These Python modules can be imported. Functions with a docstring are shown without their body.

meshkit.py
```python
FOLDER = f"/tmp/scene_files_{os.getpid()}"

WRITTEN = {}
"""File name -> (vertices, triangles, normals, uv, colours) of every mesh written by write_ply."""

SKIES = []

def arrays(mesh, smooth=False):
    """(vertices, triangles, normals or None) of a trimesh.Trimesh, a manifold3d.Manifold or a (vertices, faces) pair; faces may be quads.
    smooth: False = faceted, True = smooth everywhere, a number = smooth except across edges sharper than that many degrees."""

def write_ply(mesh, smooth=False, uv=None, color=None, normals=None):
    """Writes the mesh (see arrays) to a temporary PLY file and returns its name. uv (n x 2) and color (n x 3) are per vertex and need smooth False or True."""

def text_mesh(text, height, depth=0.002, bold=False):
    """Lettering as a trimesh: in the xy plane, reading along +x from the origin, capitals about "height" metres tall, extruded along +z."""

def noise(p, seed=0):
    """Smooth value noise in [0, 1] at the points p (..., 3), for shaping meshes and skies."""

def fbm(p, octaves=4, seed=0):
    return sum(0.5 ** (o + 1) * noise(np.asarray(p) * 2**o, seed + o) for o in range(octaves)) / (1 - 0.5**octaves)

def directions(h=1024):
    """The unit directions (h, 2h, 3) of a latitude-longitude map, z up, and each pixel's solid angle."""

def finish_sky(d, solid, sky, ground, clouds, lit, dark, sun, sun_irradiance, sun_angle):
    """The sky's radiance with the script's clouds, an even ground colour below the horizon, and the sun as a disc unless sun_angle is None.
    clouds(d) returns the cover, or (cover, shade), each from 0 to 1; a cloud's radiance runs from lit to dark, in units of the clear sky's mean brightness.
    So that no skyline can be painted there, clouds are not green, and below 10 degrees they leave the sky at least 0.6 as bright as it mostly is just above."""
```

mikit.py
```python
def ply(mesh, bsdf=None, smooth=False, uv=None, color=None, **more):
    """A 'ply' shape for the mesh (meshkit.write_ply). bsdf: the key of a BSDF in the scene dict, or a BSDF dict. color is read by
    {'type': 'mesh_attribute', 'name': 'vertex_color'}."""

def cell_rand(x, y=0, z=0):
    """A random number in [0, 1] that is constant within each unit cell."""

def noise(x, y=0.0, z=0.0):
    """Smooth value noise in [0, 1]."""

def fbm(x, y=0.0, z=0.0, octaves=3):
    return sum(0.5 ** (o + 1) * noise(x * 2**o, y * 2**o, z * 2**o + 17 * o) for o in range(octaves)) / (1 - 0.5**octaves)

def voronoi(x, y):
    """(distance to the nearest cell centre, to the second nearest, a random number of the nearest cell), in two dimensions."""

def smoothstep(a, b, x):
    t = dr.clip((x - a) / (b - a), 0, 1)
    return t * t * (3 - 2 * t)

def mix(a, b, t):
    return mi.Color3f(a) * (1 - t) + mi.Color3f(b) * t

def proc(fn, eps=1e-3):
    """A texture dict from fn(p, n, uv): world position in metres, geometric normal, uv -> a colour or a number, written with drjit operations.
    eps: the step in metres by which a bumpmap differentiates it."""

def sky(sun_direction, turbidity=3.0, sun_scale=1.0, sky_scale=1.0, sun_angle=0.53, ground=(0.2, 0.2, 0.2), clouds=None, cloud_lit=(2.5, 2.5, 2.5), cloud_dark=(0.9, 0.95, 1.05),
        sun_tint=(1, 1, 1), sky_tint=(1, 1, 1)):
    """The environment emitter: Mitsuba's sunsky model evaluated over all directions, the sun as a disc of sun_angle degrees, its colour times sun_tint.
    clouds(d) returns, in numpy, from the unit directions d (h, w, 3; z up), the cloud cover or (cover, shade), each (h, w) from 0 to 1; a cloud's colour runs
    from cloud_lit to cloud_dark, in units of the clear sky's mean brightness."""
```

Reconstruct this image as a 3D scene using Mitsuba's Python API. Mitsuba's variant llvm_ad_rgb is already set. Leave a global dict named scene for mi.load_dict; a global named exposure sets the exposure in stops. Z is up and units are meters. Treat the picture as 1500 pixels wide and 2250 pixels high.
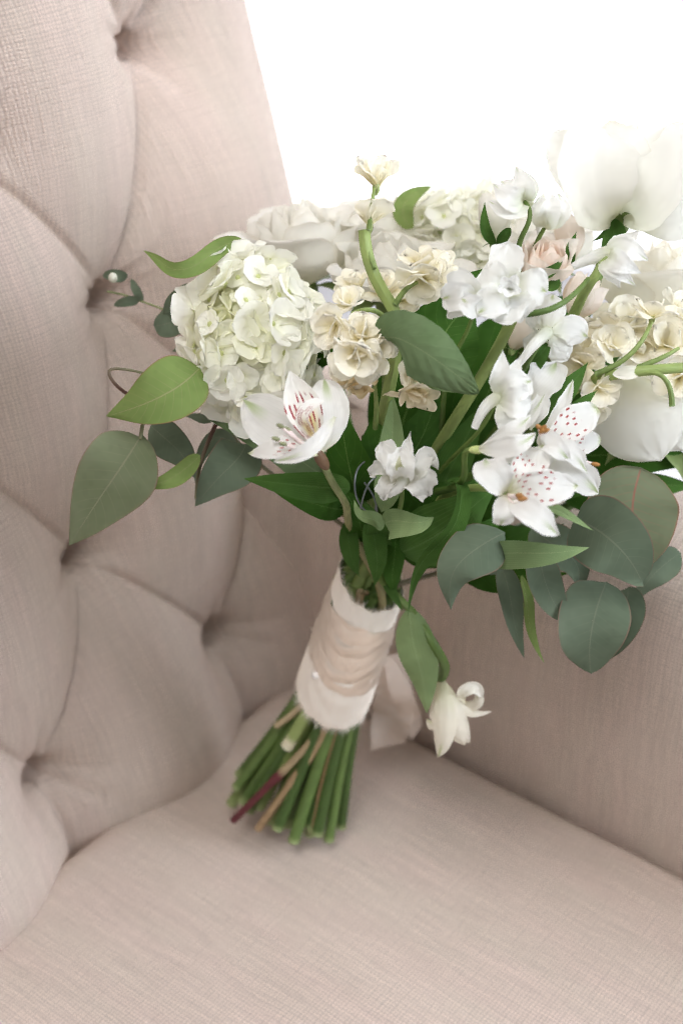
import math
import numpy as np, trimesh
import mitsuba as mi, drjit as dr
import mikit, meshkit
from scipy.interpolate import CubicSpline

# ----------------------------------------------------------------- camera, lamps, exposure
K = 1.3                                     # working unit of depth along the view axis -> metres
FPX = 3125.0
PITCH = math.radians(33.0)
CAM = np.array([0, 0, 0.45 + 0.55 * K])
FWD = np.array([0, math.cos(PITCH), -math.sin(PITCH)])
UP = np.array([0, math.sin(PITCH), math.cos(PITCH)])
RIGHT = np.array([1.0, 0, 0])
T = mi.ScalarTransform4f
exposure = 0.56
scene, labels = {"type": "scene"}, {}
scene["camera"] = {
    "type": "thinlens", "fov_axis": "x", "fov": math.degrees(2 * math.atan(750 / FPX)),
    "aperture_radius": 0.0050, "focus_distance": 0.565 * K, "near_clip": 0.05, "far_clip": 60.0,
    "to_world": T().look_at(origin=CAM.tolist(), target=(CAM + FWD).tolist(), up=UP.tolist())}
scene["room_light"] = {"type": "constant", "radiance": {"type": "rgb", "value": [0.175, 0.174, 0.174]}}
WINDOW_L, LAMP_L = 1.9, 6.6


def lamp(key, centre, target, w, h, L, tint):
    m = T().look_at(origin=centre, target=target, up=[0, 0.01, 1]).scale([w / 2, h / 2, 1])
    scene[key] = {"type": "rectangle", "to_world": m,
                  "emitter": {"type": "area", "radiance": {"type": "rgb", "value": [L * c for c in tint]}}}


lamp("softbox_lamp", [-0.30, -0.30, 2.6], [0.0, 0.7, 0.6], 1.15, 1.15, LAMP_L * 0.92, (1.0, 0.99, 0.985))
labels["softbox_lamp"] = {"label": "large square soft lamp above the camera, outside the picture", "category": "lamp"}
lamp("side_window", [2.2, 0.0, 1.9], [0.0, 0.7, 0.8], 1.4, 1.4, LAMP_L, (0.92, 0.99, 1.09))
labels["side_window"] = {"label": "bright side window to the right of the armchair, outside the picture", "category": "window"}


# ----------------------------------------------------------------- helpers
def at(px, py, z):
    return CAM + K * z * (FWD + (px - 750) / FPX * RIGHT - (py - 1125) / FPX * UP)


def cv(x, y, zt):
    v = x * RIGHT + y * UP - zt * FWD
    return v / np.linalg.norm(v)


def plen(px, z):
    return px * K * z / FPX


def unit(v):
    v = np.asarray(v, float)
    return v / (np.linalg.norm(v, axis=-1, keepdims=True) + 1e-12)


def spline(pts, n):
    pts = np.asarray(pts, float)
    if len(pts) == 2:
        return pts[0] + (pts[1] - pts[0]) * np.linspace(0, 1, n)[:, None]
    d = np.r_[0, np.cumsum(np.linalg.norm(np.diff(pts, axis=0), axis=1) ** 0.7)]
    return CubicSpline(d / d[-1], pts, bc_type="natural")(np.linspace(0, 1, n))


def grid_faces(a, b):
    i, j = np.meshgrid(np.arange(a - 1), np.arange(b - 1), indexing="ij")
    q = np.stack([i * b + j, (i + 1) * b + j, (i + 1) * b + j + 1, i * b + j + 1], -1).reshape(-1, 4)
    return np.vstack([q[:, [0, 1, 2]], q[:, [0, 2, 3]]])


class Mesh:
    """vertices, faces, uv and colours of one entry, gathered from several surfaces"""

    def __init__(s):
        s.v, s.f, s.uv, s.c, s.n = [], [], [], [], 0

    def add(s, v, f, uv=None, c=None):
        v = np.asarray(v, float).reshape(-1, 3)
        s.v.append(v); s.f.append(np.asarray(f) + s.n); s.n += len(v)
        s.uv.append(np.zeros((len(v), 2)) if uv is None else np.asarray(uv).reshape(-1, 2))
        s.c.append(np.ones((len(v), 3)) * 0.8 if c is None else np.broadcast_to(np.asarray(c, float), (len(v), 3)))
        return s

    def put(s, key, bsdf, smooth=True):
        v, f = np.vstack(s.v), np.vstack(s.f)
        k, i = key, 1
        while k in scene:
            k = f"{key}_{i:03d}"; i += 1
        if smooth is True or bsdf == "linen":
            scene[k] = mikit.ply((v, f), bsdf, smooth=smooth is True, uv=np.vstack(s.uv), color=np.vstack(s.c))
        else:
            scene[k] = mikit.ply((v, f), bsdf, smooth=smooth)
        return k


USED = set()


def thing(name, label, cat, group=None):
    k, i = name, 1
    while k in USED:
        k = f"{name}_{i:03d}"; i += 1
    USED.add(k)
    labels[k] = {"label": label, "category": cat}
    if group:
        labels[k]["group"] = group
    return k


def part(parent, name):
    k, i = f"{parent}__{name}", 1
    while k in USED:
        k = f"{parent}__{name}_{i:03d}"; i += 1
    USED.add(k)
    return k


def tube_surface(pts, radii, sides=10, n=None, caps=True):
    p = spline(pts, n or max(8, 6 * len(pts)))
    m = len(p)
    r = np.interp(np.linspace(0, 1, m), np.linspace(0, 1, len(np.atleast_1d(radii))), np.atleast_1d(radii)) if np.size(radii) > 1 else np.full(m, float(radii))
    t = unit(np.gradient(p, axis=0))
    a = unit(np.cross(t[0], [0.3, 0.5, 0.81]))
    A = []
    for k in range(m):
        a = unit(a - t[k] * (a @ t[k])); A.append(a)
    A = np.array(A); B = np.cross(t, A)
    th = np.linspace(0, 2 * np.pi, sides + 1)
    v = p[:, None] + r[:, None, None] * (np.cos(th)[None, :, None] * A[:, None] + np.sin(th)[None, :, None] * B[:, None])
    uv = np.stack(np.broadcast_arrays(th[None, :] / (2 * np.pi), np.linspace(0, 1, m)[:, None]), -1)
    f = grid_faces(m, sides + 1)
    v = v.reshape(-1, 3)
    if caps:
        n0 = len(v)
        v = np.vstack([v, p[:1], p[-1:]])
        uv = np.vstack([uv.reshape(-1, 2), [[0.5, 0], [0.5, 1]]])
        i = np.arange(sides)
        f = np.vstack([f, np.c_[np.full(sides, n0), i + 1, i], np.c_[np.full(sides, n0 + 1), (m - 1) * (sides + 1) + i, (m - 1) * (sides + 1) + i + 1]])
    return v, f, uv.reshape(-1, 2)


def lerp_cols(v, cols):
    x = np.linspace(0, 1, len(cols))
    return np.stack([np.interp(v, x, [c[i] for c in cols]) for i in range(3)], -1)


def width_profile(kind, v):
    v = np.clip(v, 0, 1)
    if kind == "ovate":
        w = np.sin(np.pi * v ** 0.72) ** 0.85 * (1 - 0.25 * v ** 3)
    elif kind == "round":
        w = np.sin(np.pi * v ** 0.78) ** 0.62 * (1 - 0.18 * v ** 6)
    elif kind == "lance":
        w = np.sin(np.pi * v ** 0.8) ** 1.15
    elif kind == "strap":
        w = np.minimum(1, (v / 0.18) ** 0.7) * np.minimum(1, ((1 - v) / 0.35) ** 0.7)
    elif kind == "band":
        w = 0.92 + 0.08 * np.sin(5 * v)
    elif kind == "petal":
        w = np.maximum(np.sin(np.pi * v ** 1.35) ** 0.65, 0.16 * (1 - v) ** 0.4)
    elif kind == "pointed":
        w = np.maximum(np.sin(np.pi * v ** 1.15) ** 0.9, 0.14 * (1 - v) ** 0.4)
    elif kind == "blunt":
        w = np.maximum(np.sin(np.pi * v ** 1.7) ** 0.5, 0.12 * (1 - v) ** 0.3)
    else:
        w = np.sin(np.pi * v)
    return np.maximum(w, 0.012)


def blade(mid, w, kind="ovate", roll=0.0, fold=0.0, cup=0.0, wave=0.0, wl=1.0, wr=1.0, nu=11, nv=26, seed=0, ruffle=0.0, cols=None, teeth=0.0, spot=None, hood=0.0, quilt=0.0):
    """leaf or petal along a midrib of (pixel x, pixel y, depth); w = half width in pixels"""
    zmean = np.mean([m[2] for m in mid])
    P = spline([at(*m) for m in mid], nv)
    W = plen(w, zmean)
    v = np.linspace(0, 1, nv)
    Tn = unit(np.gradient(P, axis=0))
    vd = unit(CAM - P)
    S = unit(np.cross(Tn, vd)); N = np.cross(S, Tn)
    r = np.interp(v, np.linspace(0, 1, np.size(roll)), np.atleast_1d(roll))[:, None]
    S, N = np.cos(r) * S + np.sin(r) * N, np.cos(r) * N - np.sin(r) * S
    u = np.linspace(-1, 1, nu)
    ww = width_profile(kind, v)
    if teeth:
        ww = ww * (1 + teeth * (np.abs((v * 17) % 1 - 0.5) - 0.25))
    side = np.where(u < 0, wl, wr)
    rng = np.random.default_rng(seed)
    if ruffle:
        jag = np.stack([meshkit.fbm(np.c_[v * 11, np.full(nv, seed * 1.7 + q * 31), 0 * v], 2) for q in (0, 1)], 1) - 0.5
        out = 1 + 0.22 * np.where(u[None, :] < 0, jag[:, :1], jag[:, 1:])
    else:
        out = np.ones((nv, nu))
    U = (u * side)[None, :, None] * (ww * W)[:, None, None] * out[..., None]
    ph = rng.uniform(0, 6.28, 6)
    au = np.abs(u)[None, :]
    off = fold * au * (ww * W)[:, None] + cup * (u ** 2)[None, :] * (ww * W)[:, None]
    if quilt:
        off = off + quilt * W * (np.abs(np.sin(np.pi * (v[:, None] * 8 - au * 2.2))) ** 0.7 - 0.5) * np.minimum(1, au * 3) * (1 - 0.5 * au) + quilt * 0.8 * W * (meshkit.fbm(np.stack(np.broadcast_arrays(u[None, :] * 4 + seed, v[:, None] * 9, 0.0), -1), 2) - 0.5)
    off = off + hood * W * (v ** 3)[:, None]
    off = off + wave * W * au ** 1.5 * (np.sin(7 * v[:, None] + ph[0] + np.sign(u)[None, :] * ph[1]) + 0.5 * np.sin(15 * v[:, None] + ph[2] + np.sign(u) * ph[3]))
    if ruffle:
        e = np.maximum(au ** 3, (v ** 6)[:, None])
        off = off + ruffle * W * e * (np.sin(26 * v[:, None] + 6 * u[None, :] + ph[4]) + np.sin(9 * u[None, :] + 17 * v[:, None] * np.sign(u)[None, :] + ph[5]))
    pts = P[:, None] + U * S[:, None] + off[..., None] * N[:, None]
    uv = np.stack(np.broadcast_arrays((u[None, :] + 1) / 2, v[:, None]), -1).reshape(-1, 2)
    c = None
    if cols is not None:
        vv = np.broadcast_to(v[:, None], (nv, nu)).ravel()
        c = lerp_cols(vv, cols)
        uu = np.broadcast_to(u[None, :], (nv, nu)).ravel()
        c = c * (1 - 0.07 * meshkit.noise(np.c_[uu * 7, vv * 1.6, 0 * vv + seed]) * (1 - 0.4 * vv) - 0.05 * meshkit.fbm(np.c_[uu * 3, vv * 4, 0 * vv + seed + 50], 2))[:, None] * 1.04
        c = np.minimum(c, 0.96)
        if spot is not None:
            sv, sr, sc = spot
            d = np.hypot((vv - sv), 0.45 * np.broadcast_to(u[None, :], (nv, nu)).ravel())
            k = np.exp(-(d / sr) ** 2)[:, None]
            c = c * (1 - k) + np.array(sc) * k
    return pts.reshape(-1, 3), grid_faces(nv, nu), uv, c


def frame(axis, hint=(0.13, 0.31, 0.94)):
    z = unit(axis)
    x = unit(np.cross(hint, z) if abs(np.dot(unit(hint), z)) < 0.98 else np.cross([1, 0, 0], z))
    return np.stack([x, np.cross(z, x), z], 1)          # columns


def petal(centre, F, az, L, W, phi0, phi1, kind="petal", cup=0.2, ruffle=0.0, nu=9, nv=12, cols=None, spot=None, seed=0, power=1.0, r0=0.0, twist=0.0, h0=0.0, notch=0.0):
    """a free petal of a blossom: phi = angle of the midrib from the flower's axis at base and tip; sizes in metres"""
    v = np.linspace(0, 1, nv); u = np.linspace(-1, 1, nu)
    phi = phi0 + (phi1 - phi0) * v ** power
    r = r0 + np.r_[0, np.cumsum(np.sin(phi[:-1]) * L / (nv - 1))]
    h = h0 + np.r_[0, np.cumsum(np.cos(phi[:-1]) * L / (nv - 1))]
    er, et, ez = np.array([math.cos(az), math.sin(az), 0]), np.array([-math.sin(az), math.cos(az), 0]), np.array([0, 0, 1.0])
    P = r[:, None] * er + h[:, None] * ez
    Tn = np.sin(phi)[:, None] * er + np.cos(phi)[:, None] * ez
    N = (-np.cos(phi))[:, None] * er + np.sin(phi)[:, None] * ez      # towards the axis / upwards
    ww = width_profile(kind, v) * W
    rng = np.random.default_rng(seed + 7)
    ph = rng.uniform(0, 6.28, 4)
    tw = twist * v[:, None]
    S = np.cos(tw) * et + np.sin(tw) * N; N2 = np.cos(tw) * N - np.sin(tw) * et
    off = cup * (u ** 2)[None, :] * ww[:, None]
    e = np.maximum(np.abs(u)[None, :] ** 2, (v ** 4)[:, None])
    off = off + ruffle * W * e * (np.sin(11 * u[None, :] * (0.4 + v[:, None]) + ph[0]) + 0.7 * np.sin(13 * v[:, None] + 3 * u[None, :] + ph[1]))
    Q = P[:, None] + (u[None, :] * ww[:, None])[..., None] * S[:, None] + off[..., None] * N2[:, None]
    if notch:
        Q = Q - Tn[:, None] * (notch * L * (v ** 3)[:, None] * np.exp(-(u * 3) ** 2)[None, :])[..., None]
    Q = centre + Q.reshape(-1, 3) @ F.T
    uv = np.stack(np.broadcast_arrays((u[None, :] + 1) / 2, v[:, None]), -1).reshape(-1, 2)
    c = None
    if cols is not None:
        vv = np.broadcast_to(v[:, None], (nv, nu)).ravel()
        c = lerp_cols(vv, cols)
        if spot is not None:
            sv, sr, sc = spot
            k = np.exp(-(np.hypot(vv - sv, 0.4 * np.broadcast_to(u[None, :], (nv, nu)).ravel()) / sr) ** 2)[:, None]
            c = c * (1 - k) + np.array(sc) * k
    return Q, grid_faces(nv, nu), uv, c


def rose_petal(centre, F, az, R, H, span, top=0.0, flare=0.0, tuck=0.08, cols=None, nu=17, nv=16, seed=0, belly=0.55, edge=0.35, wob=0.03):
    """a patch of a bowl: R = radius, H = height, top = how far the rim closes (+) or opens (-), flare = curl of the rim"""
    v = np.linspace(0, 1, nv)[:, None]; u = np.linspace(-1, 1, nu)[None, :]
    rng = np.random.default_rng(seed + 3)
    ph = rng.uniform(0, 6.28, 5)
    vm = 1 - edge * np.abs(u) ** 2.6 + 0.035 * np.sin(3.1 * u + ph[0]) + 0.02 * np.sin(8 * u + ph[1]) + 0.05 * np.exp(-(u / 0.16) ** 2)
    w = v * vm
    r = R * np.sin(np.pi / 2 * np.clip(w / belly, 0, 1)) ** 0.75 - top * R * np.clip((w - belly) / (1 - belly), 0, 2) ** 2
    r = r + flare * R * np.clip((w - 0.8) / 0.2, 0, 2) ** 2 * (1 - 0.5 * u ** 2)
    r = r + tuck * R * u + wob * R * w * (np.sin(4 * u + ph[2]) + 0.6 * np.sin(7 * u + 5 * w + ph[3]))
    h = H * w - flare * H * 0.35 * np.clip((w - 0.82) / 0.18, 0, 2) ** 2
    th = az + u * span * (0.35 + 0.65 * np.sin(np.pi / 2 * np.clip(w / 0.5, 0, 1)))
    Q = np.stack([r * np.cos(th), r * np.sin(th), h + 0 * u], -1)
    Q = centre + Q.reshape(-1, 3) @ F.T
    uv = np.stack(np.broadcast_arrays((u + 1) / 2, v), -1).reshape(-1, 2)
    c = lerp_cols(np.broadcast_to(v, (nv, nu)).ravel(), cols)
    rim = np.maximum(np.broadcast_to(v, (nv, nu)) ** 22, np.broadcast_to(np.abs(u), (nv, nu)) ** 26 * (v > 0.4)).ravel()[:, None] * 0.30
    c = c * (1 - rim) + np.array([0.70, 0.60, 0.44]) * rim
    return Q, grid_faces(nv, nu), uv, c


def blob(centre, radii, F=np.eye(3), n=12, col=None):
    m = trimesh.creation.uv_sphere(1.0, count=[n, 2 * n])
    return centre + (np.array(m.vertices) * radii) @ F.T, np.array(m.faces), np.zeros((len(m.vertices), 2)), (np.broadcast_to(col, (len(m.vertices), 3)) if col is not None else None)


# ----------------------------------------------------------------- materials
P_ = mikit.proc
WEAVE = 0.0024


def weave_height(p, n, uv):
    x = uv.x / WEAVE + 0.8 * mikit.noise(uv.x * 40, uv.y * 30) + 0.25 * mikit.noise(uv.x * 210, uv.y * 150, 5)
    y = uv.y / WEAVE + 0.8 * mikit.noise(uv.x * 30 + 31, uv.y * 40) + 0.25 * mikit.noise(uv.x * 150, uv.y * 210, 8)
    jx = 0.35 * (mikit.noise(y * 0.21, dr.floor(x) * 7.3) - 0.5)
    jy = 0.35 * (mikit.noise(x * 0.21, dr.floor(y) * 5.1) - 0.5)
    a, b = dr.abs(dr.sin(dr.pi * (x + jx))), dr.abs(dr.sin(dr.pi * (y + jy)))
    odd = dr.floor(x + jx) + dr.floor(y + jy)
    odd = odd - 2 * dr.floor(odd / 2)
    over = dr.select(odd > 0.5, a * (0.55 + 0.45 * b), b * (0.55 + 0.45 * a))
    thick = 0.65 + 0.7 * mikit.noise(dr.floor(x) * 3.7, y * 0.12)
    return over * thick + 0.25 * mikit.noise(x * 3, y * 3)


def weave_colour(p, n, uv):
    x, y = uv.x / WEAVE, uv.y / WEAVE
    warp = mikit.cell_rand(dr.floor(x), dr.floor(y * 0.06))
    weft = mikit.cell_rand(dr.floor(x * 0.06), dr.floor(y), 3)
    streak = mikit.noise(x * 0.33, y * 0.012)
    streak2 = mikit.noise(x * 0.012 + 40, y * 0.33)
    cloud = mikit.fbm(uv.x * 22, uv.y * 22)
    h = weave_height(p, n, uv)
    k = 0.945 + 0.035 * (warp - 0.5) + 0.02 * (weft - 0.5) + 0.05 * (streak - 0.5) + 0.01 * (streak2 - 0.5) + 0.05 * (cloud - 0.5) + 0.34 * (h - 0.55)
    warm = mikit.noise(x * 0.18 + 9, y * 0.05)
    return mikit.mix((0.585, 0.493, 0.428), (0.605, 0.492, 0.434), warm) * k


scene["linen"] = {"type": "bumpmap", "arbitrary": P_(weave_height, eps=0.0004), "scale": 0.0010,
                  "bsdf": {"type": "principled", "base_color": P_(weave_colour), "roughness": 0.85, "specular": 0.25, "sheen": 0.35, "sheen_tint": 0.5}}


def plain(key, rgb, rough=0.5, **more):
    scene[key] = {"type": "twosided", "bsdf": {"type": "principled", "base_color": {"type": "rgb", "value": list(rgb)}, "roughness": rough, **more}}


scene["petal_skin"] = {"type": "principledthin", "base_color": {"type": "mesh_attribute", "name": "vertex_color"}, "roughness": 0.55, "diff_trans": 0.80, "eta": 1.35}
def crinkle(p, n, uv):
    return 0.6 * mikit.noise(uv.x * 15, uv.y * 2.2, 3.0) + 0.4 * mikit.fbm(uv.x * 7, uv.y * 6, 9.0)


scene["petal_skin"] = {"type": "bumpmap", "arbitrary": P_(crinkle, eps=0.0003), "scale": 0.0008, "bsdf": scene["petal_skin"]}
scene["stem_skin"] = {"type": "twosided", "bsdf": {"type": "principled", "base_color": P_(lambda p, n, uv: mikit.mix((0.075, 0.135, 0.028), (0.20, 0.29, 0.075), 0.75 * mikit.fbm(uv.x * 9, uv.y * 5, p.x * 40) + 0.35 * mikit.noise(uv.x * 16, uv.y * 1.5, p.x * 60))), "roughness": 0.42, "specular": 0.5}}
scene["painted_part"] = {"type": "twosided", "bsdf": {"type": "principled", "base_color": {"type": "mesh_attribute", "name": "vertex_color"}, "roughness": 0.5, "specular": 0.4}}


def leaf_bsdf(key, dark, light, rib, rough, veins, trans=0.45, slope=0.5, edge=None, ribw=0.012, dull=0.10, gloss=1.4):
    def fn(p, n, uv):
        s = dr.abs(uv.x - 0.5) * 2
        base = mikit.mix(dark, light, dr.clip(-0.1 + 0.8 * mikit.fbm(p.x * 45, p.y * 45, p.z * 45) + 0.4 * mikit.noise(p.x * 140, p.y * 140, p.z * 140) + 0.25 * (uv.x - 0.5), 0, 1))
        if veins == "net":
            q = uv.y * 9 - s * slope * 5
            f = dr.abs(q - dr.floor(q) - 0.5) * 2
            line = mikit.smoothstep(0.90, 1.0, f) * 0.35 * (1 - 0.5 * s)
        elif veins == "parallel":
            q = uv.x * 15 + 0.3 * mikit.noise(uv.y * 5, uv.x * 10)
            f = dr.abs(q - dr.floor(q) - 0.5) * 2
            line = mikit.smoothstep(0.55, 1.0, f) * 0.30
        else:
            q = uv.y * 13 - s * slope * 4
            f = dr.abs(q - dr.floor(q) - 0.5) * 2
            line = mikit.smoothstep(0.80, 1.0, f) * 0.30 * (1 - 0.7 * s)
        rb = 1 - mikit.smoothstep(ribw, ribw * 2.6, s * (0.35 + 0.65 * dr.sqrt(dr.maximum(dr.sin(3.14 * dr.clip(uv.y, 0, 1)), 0))))
        base = mikit.mix(base, rib, dr.clip(dr.maximum(line, rb * 0.75), 0, 1))
        if edge is not None:
            base = mikit.mix(base, edge, mikit.smoothstep(0.955, 0.995, s) * 0.8)
        sp = mikit.smoothstep(0.66, 0.74, mikit.noise(p.x * 300, p.y * 260, p.z * 260))
        bloom_ = mikit.smoothstep(0.45, 0.75, mikit.fbm(p.x * 26 + 7, p.y * 26, p.z * 26, 4))
        base = mikit.mix(base, mi.Color3f(base) * 1.22 + 0.012, bloom_ * 0.8)
        return mikit.mix(base, mi.Color3f(base) * 0.6, sp * dull)
    scene[key] = {"type": "principledthin", "base_color": P_(fn), "roughness": rough, "diff_trans": trans, "eta": gloss}


leaf_bsdf("eucalyptus_grey", (0.105, 0.142, 0.095), (0.145, 0.180, 0.125), (0.185, 0.205, 0.150), 0.6, "fine", edge=(0.25, 0.14, 0.11))
leaf_bsdf("eucalyptus_sage", (0.135, 0.160, 0.085), (0.185, 0.205, 0.125), (0.24, 0.235, 0.16), 0.55, "fine", edge=(0.25, 0.14, 0.11))
leaf_bsdf("eucalyptus_olive", (0.17, 0.20, 0.12), (0.22, 0.25, 0.16), (0.36, 0.15, 0.12), 0.6, "fine", edge=(0.36, 0.15, 0.11))
leaf_bsdf("eucalyptus_green", (0.17, 0.25, 0.075), (0.23, 0.31, 0.10), (0.34, 0.33, 0.18), 0.5, "fine", edge=(0.30, 0.13, 0.08))
leaf_bsdf("salal_dark", (0.030, 0.085, 0.012), (0.055, 0.135, 0.022), (0.13, 0.22, 0.06), 0.38, "net", trans=0.35)
leaf_bsdf("salal_pale", (0.105, 0.160, 0.070), (0.155, 0.210, 0.110), (0.20, 0.26, 0.14), 0.30, "net", trans=0.30, gloss=1.7)
leaf_bsdf("lily_leaf", (0.045, 0.105, 0.022), (0.075, 0.155, 0.035), (0.11, 0.19, 0.06), 0.4, "parallel", trans=0.5, ribw=0.012)
leaf_bsdf("lily_leaf_pale", (0.17, 0.25, 0.11), (0.23, 0.31, 0.14), (0.29, 0.37, 0.19), 0.45, "parallel", trans=0.5, ribw=0.012)


def streaked(p, n, uv):
    """alstroemeria's inner petal: yellow flush and short wine-red dashes fanning from the throat"""
    s = (uv.x - 0.5) * 2
    base = mikit.mix((0.86, 0.84, 0.79), (0.84, 0.74, 0.40), mikit.smoothstep(0.62, 0.34, uv.y) * mikit.smoothstep(0.9, 0.2, dr.abs(s)))
    base = mikit.mix(base, (0.80, 0.62, 0.58), mikit.smoothstep(0.22, 0.02, uv.y))
    q = s * 3.6
    lane = dr.floor(q)
    f = dr.abs(q - lane - 0.5) * 2
    o = uv.y * 2.9 + 2.3 * mikit.cell_rand(lane, 3)
    dash = o - dr.floor(o)
    on = (1 - mikit.smoothstep(0.24, 0.44, f)) * mikit.smoothstep(0.10, 0.18, dash) * (1 - mikit.smoothstep(0.66, 0.76, dash))
    on = on * mikit.smoothstep(0.16, 0.22, uv.y) * (1 - mikit.smoothstep(0.70, 0.80, uv.y + 0.12 * dr.abs(s)))
    return mikit.mix(base, (0.32, 0.012, 0.025), on)


def speckled(p, n, uv):
    s = (uv.x - 0.5) * 2
    base = mikit.mix((0.82, 0.81, 0.775), (0.74, 0.75, 0.52), mikit.smoothstep(0.32, 0.05, uv.y)) * (0.95 + 0.08 * mikit.fbm(uv.x * 4, uv.y * 3, p.x * 60))
    q = s * 3.2 + 0.2
    lane = dr.floor(q)
    f = dr.abs(q - lane - 0.5) * 2
    o = uv.y * 9.0 + 3.1 * mikit.cell_rand(lane, 5)
    dash = o - dr.floor(o)
    keep = mikit.cell_rand(lane, dr.floor(o), 2)
    on = (1 - mikit.smoothstep(0.26, 0.42, f)) * mikit.smoothstep(0.15, 0.25, dash) * (1 - mikit.smoothstep(0.55, 0.65, dash)) * dr.select(keep > 0.25, 1.0, 0.0)
    on = on * mikit.smoothstep(0.18, 0.24, uv.y) * (1 - mikit.smoothstep(0.60, 0.68, uv.y))
    base = mikit.mix(base, (0.36, 0.018, 0.015), on)
    return mikit.mix(base, (0.55, 0.62, 0.30), mikit.smoothstep(0.90, 0.99, uv.y) * 0.7)


def green_ribbed(p, n, uv):
    """alstroemeria's outer petal seen from behind: white with a green wedge at the tip"""
    s = dr.abs(uv.x - 0.5) * 2
    base = mikit.mix((0.74, 0.74, 0.58), (0.82, 0.81, 0.775), mikit.smoothstep(0.0, 0.35, uv.y)) * (0.95 + 0.08 * mikit.fbm(uv.x * 4, uv.y * 3, p.x * 60))
    wedge = mikit.smoothstep(0.62, 0.95, uv.y) * (1 - mikit.smoothstep(0.10, 0.38, s))
    q = uv.x * 13
    vein = mikit.smoothstep(0.6, 1.0, dr.abs(q - dr.floor(q) - 0.5) * 2) * 0.035
    return mikit.mix(base * (1 - vein), (0.40, 0.50, 0.20), wedge * 0.8)


for k_, fn_ in (("streaked_petal", streaked), ("speckled_petal", speckled), ("ribbed_petal", green_ribbed)):
    scene[k_] = {"type": "bumpmap", "arbitrary": P_(crinkle, eps=0.0003), "scale": 0.0008, "bsdf": {"type": "principledthin", "base_color": P_(fn_), "roughness": 0.5, "diff_trans": 0.70, "eta": 1.35}}


def silk_h(p, n, uv):
    return mikit.fbm(uv.x * 50, uv.y * 7) * 0.6 + 0.4 * mikit.noise(uv.x * 160, uv.y * 110)


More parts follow.
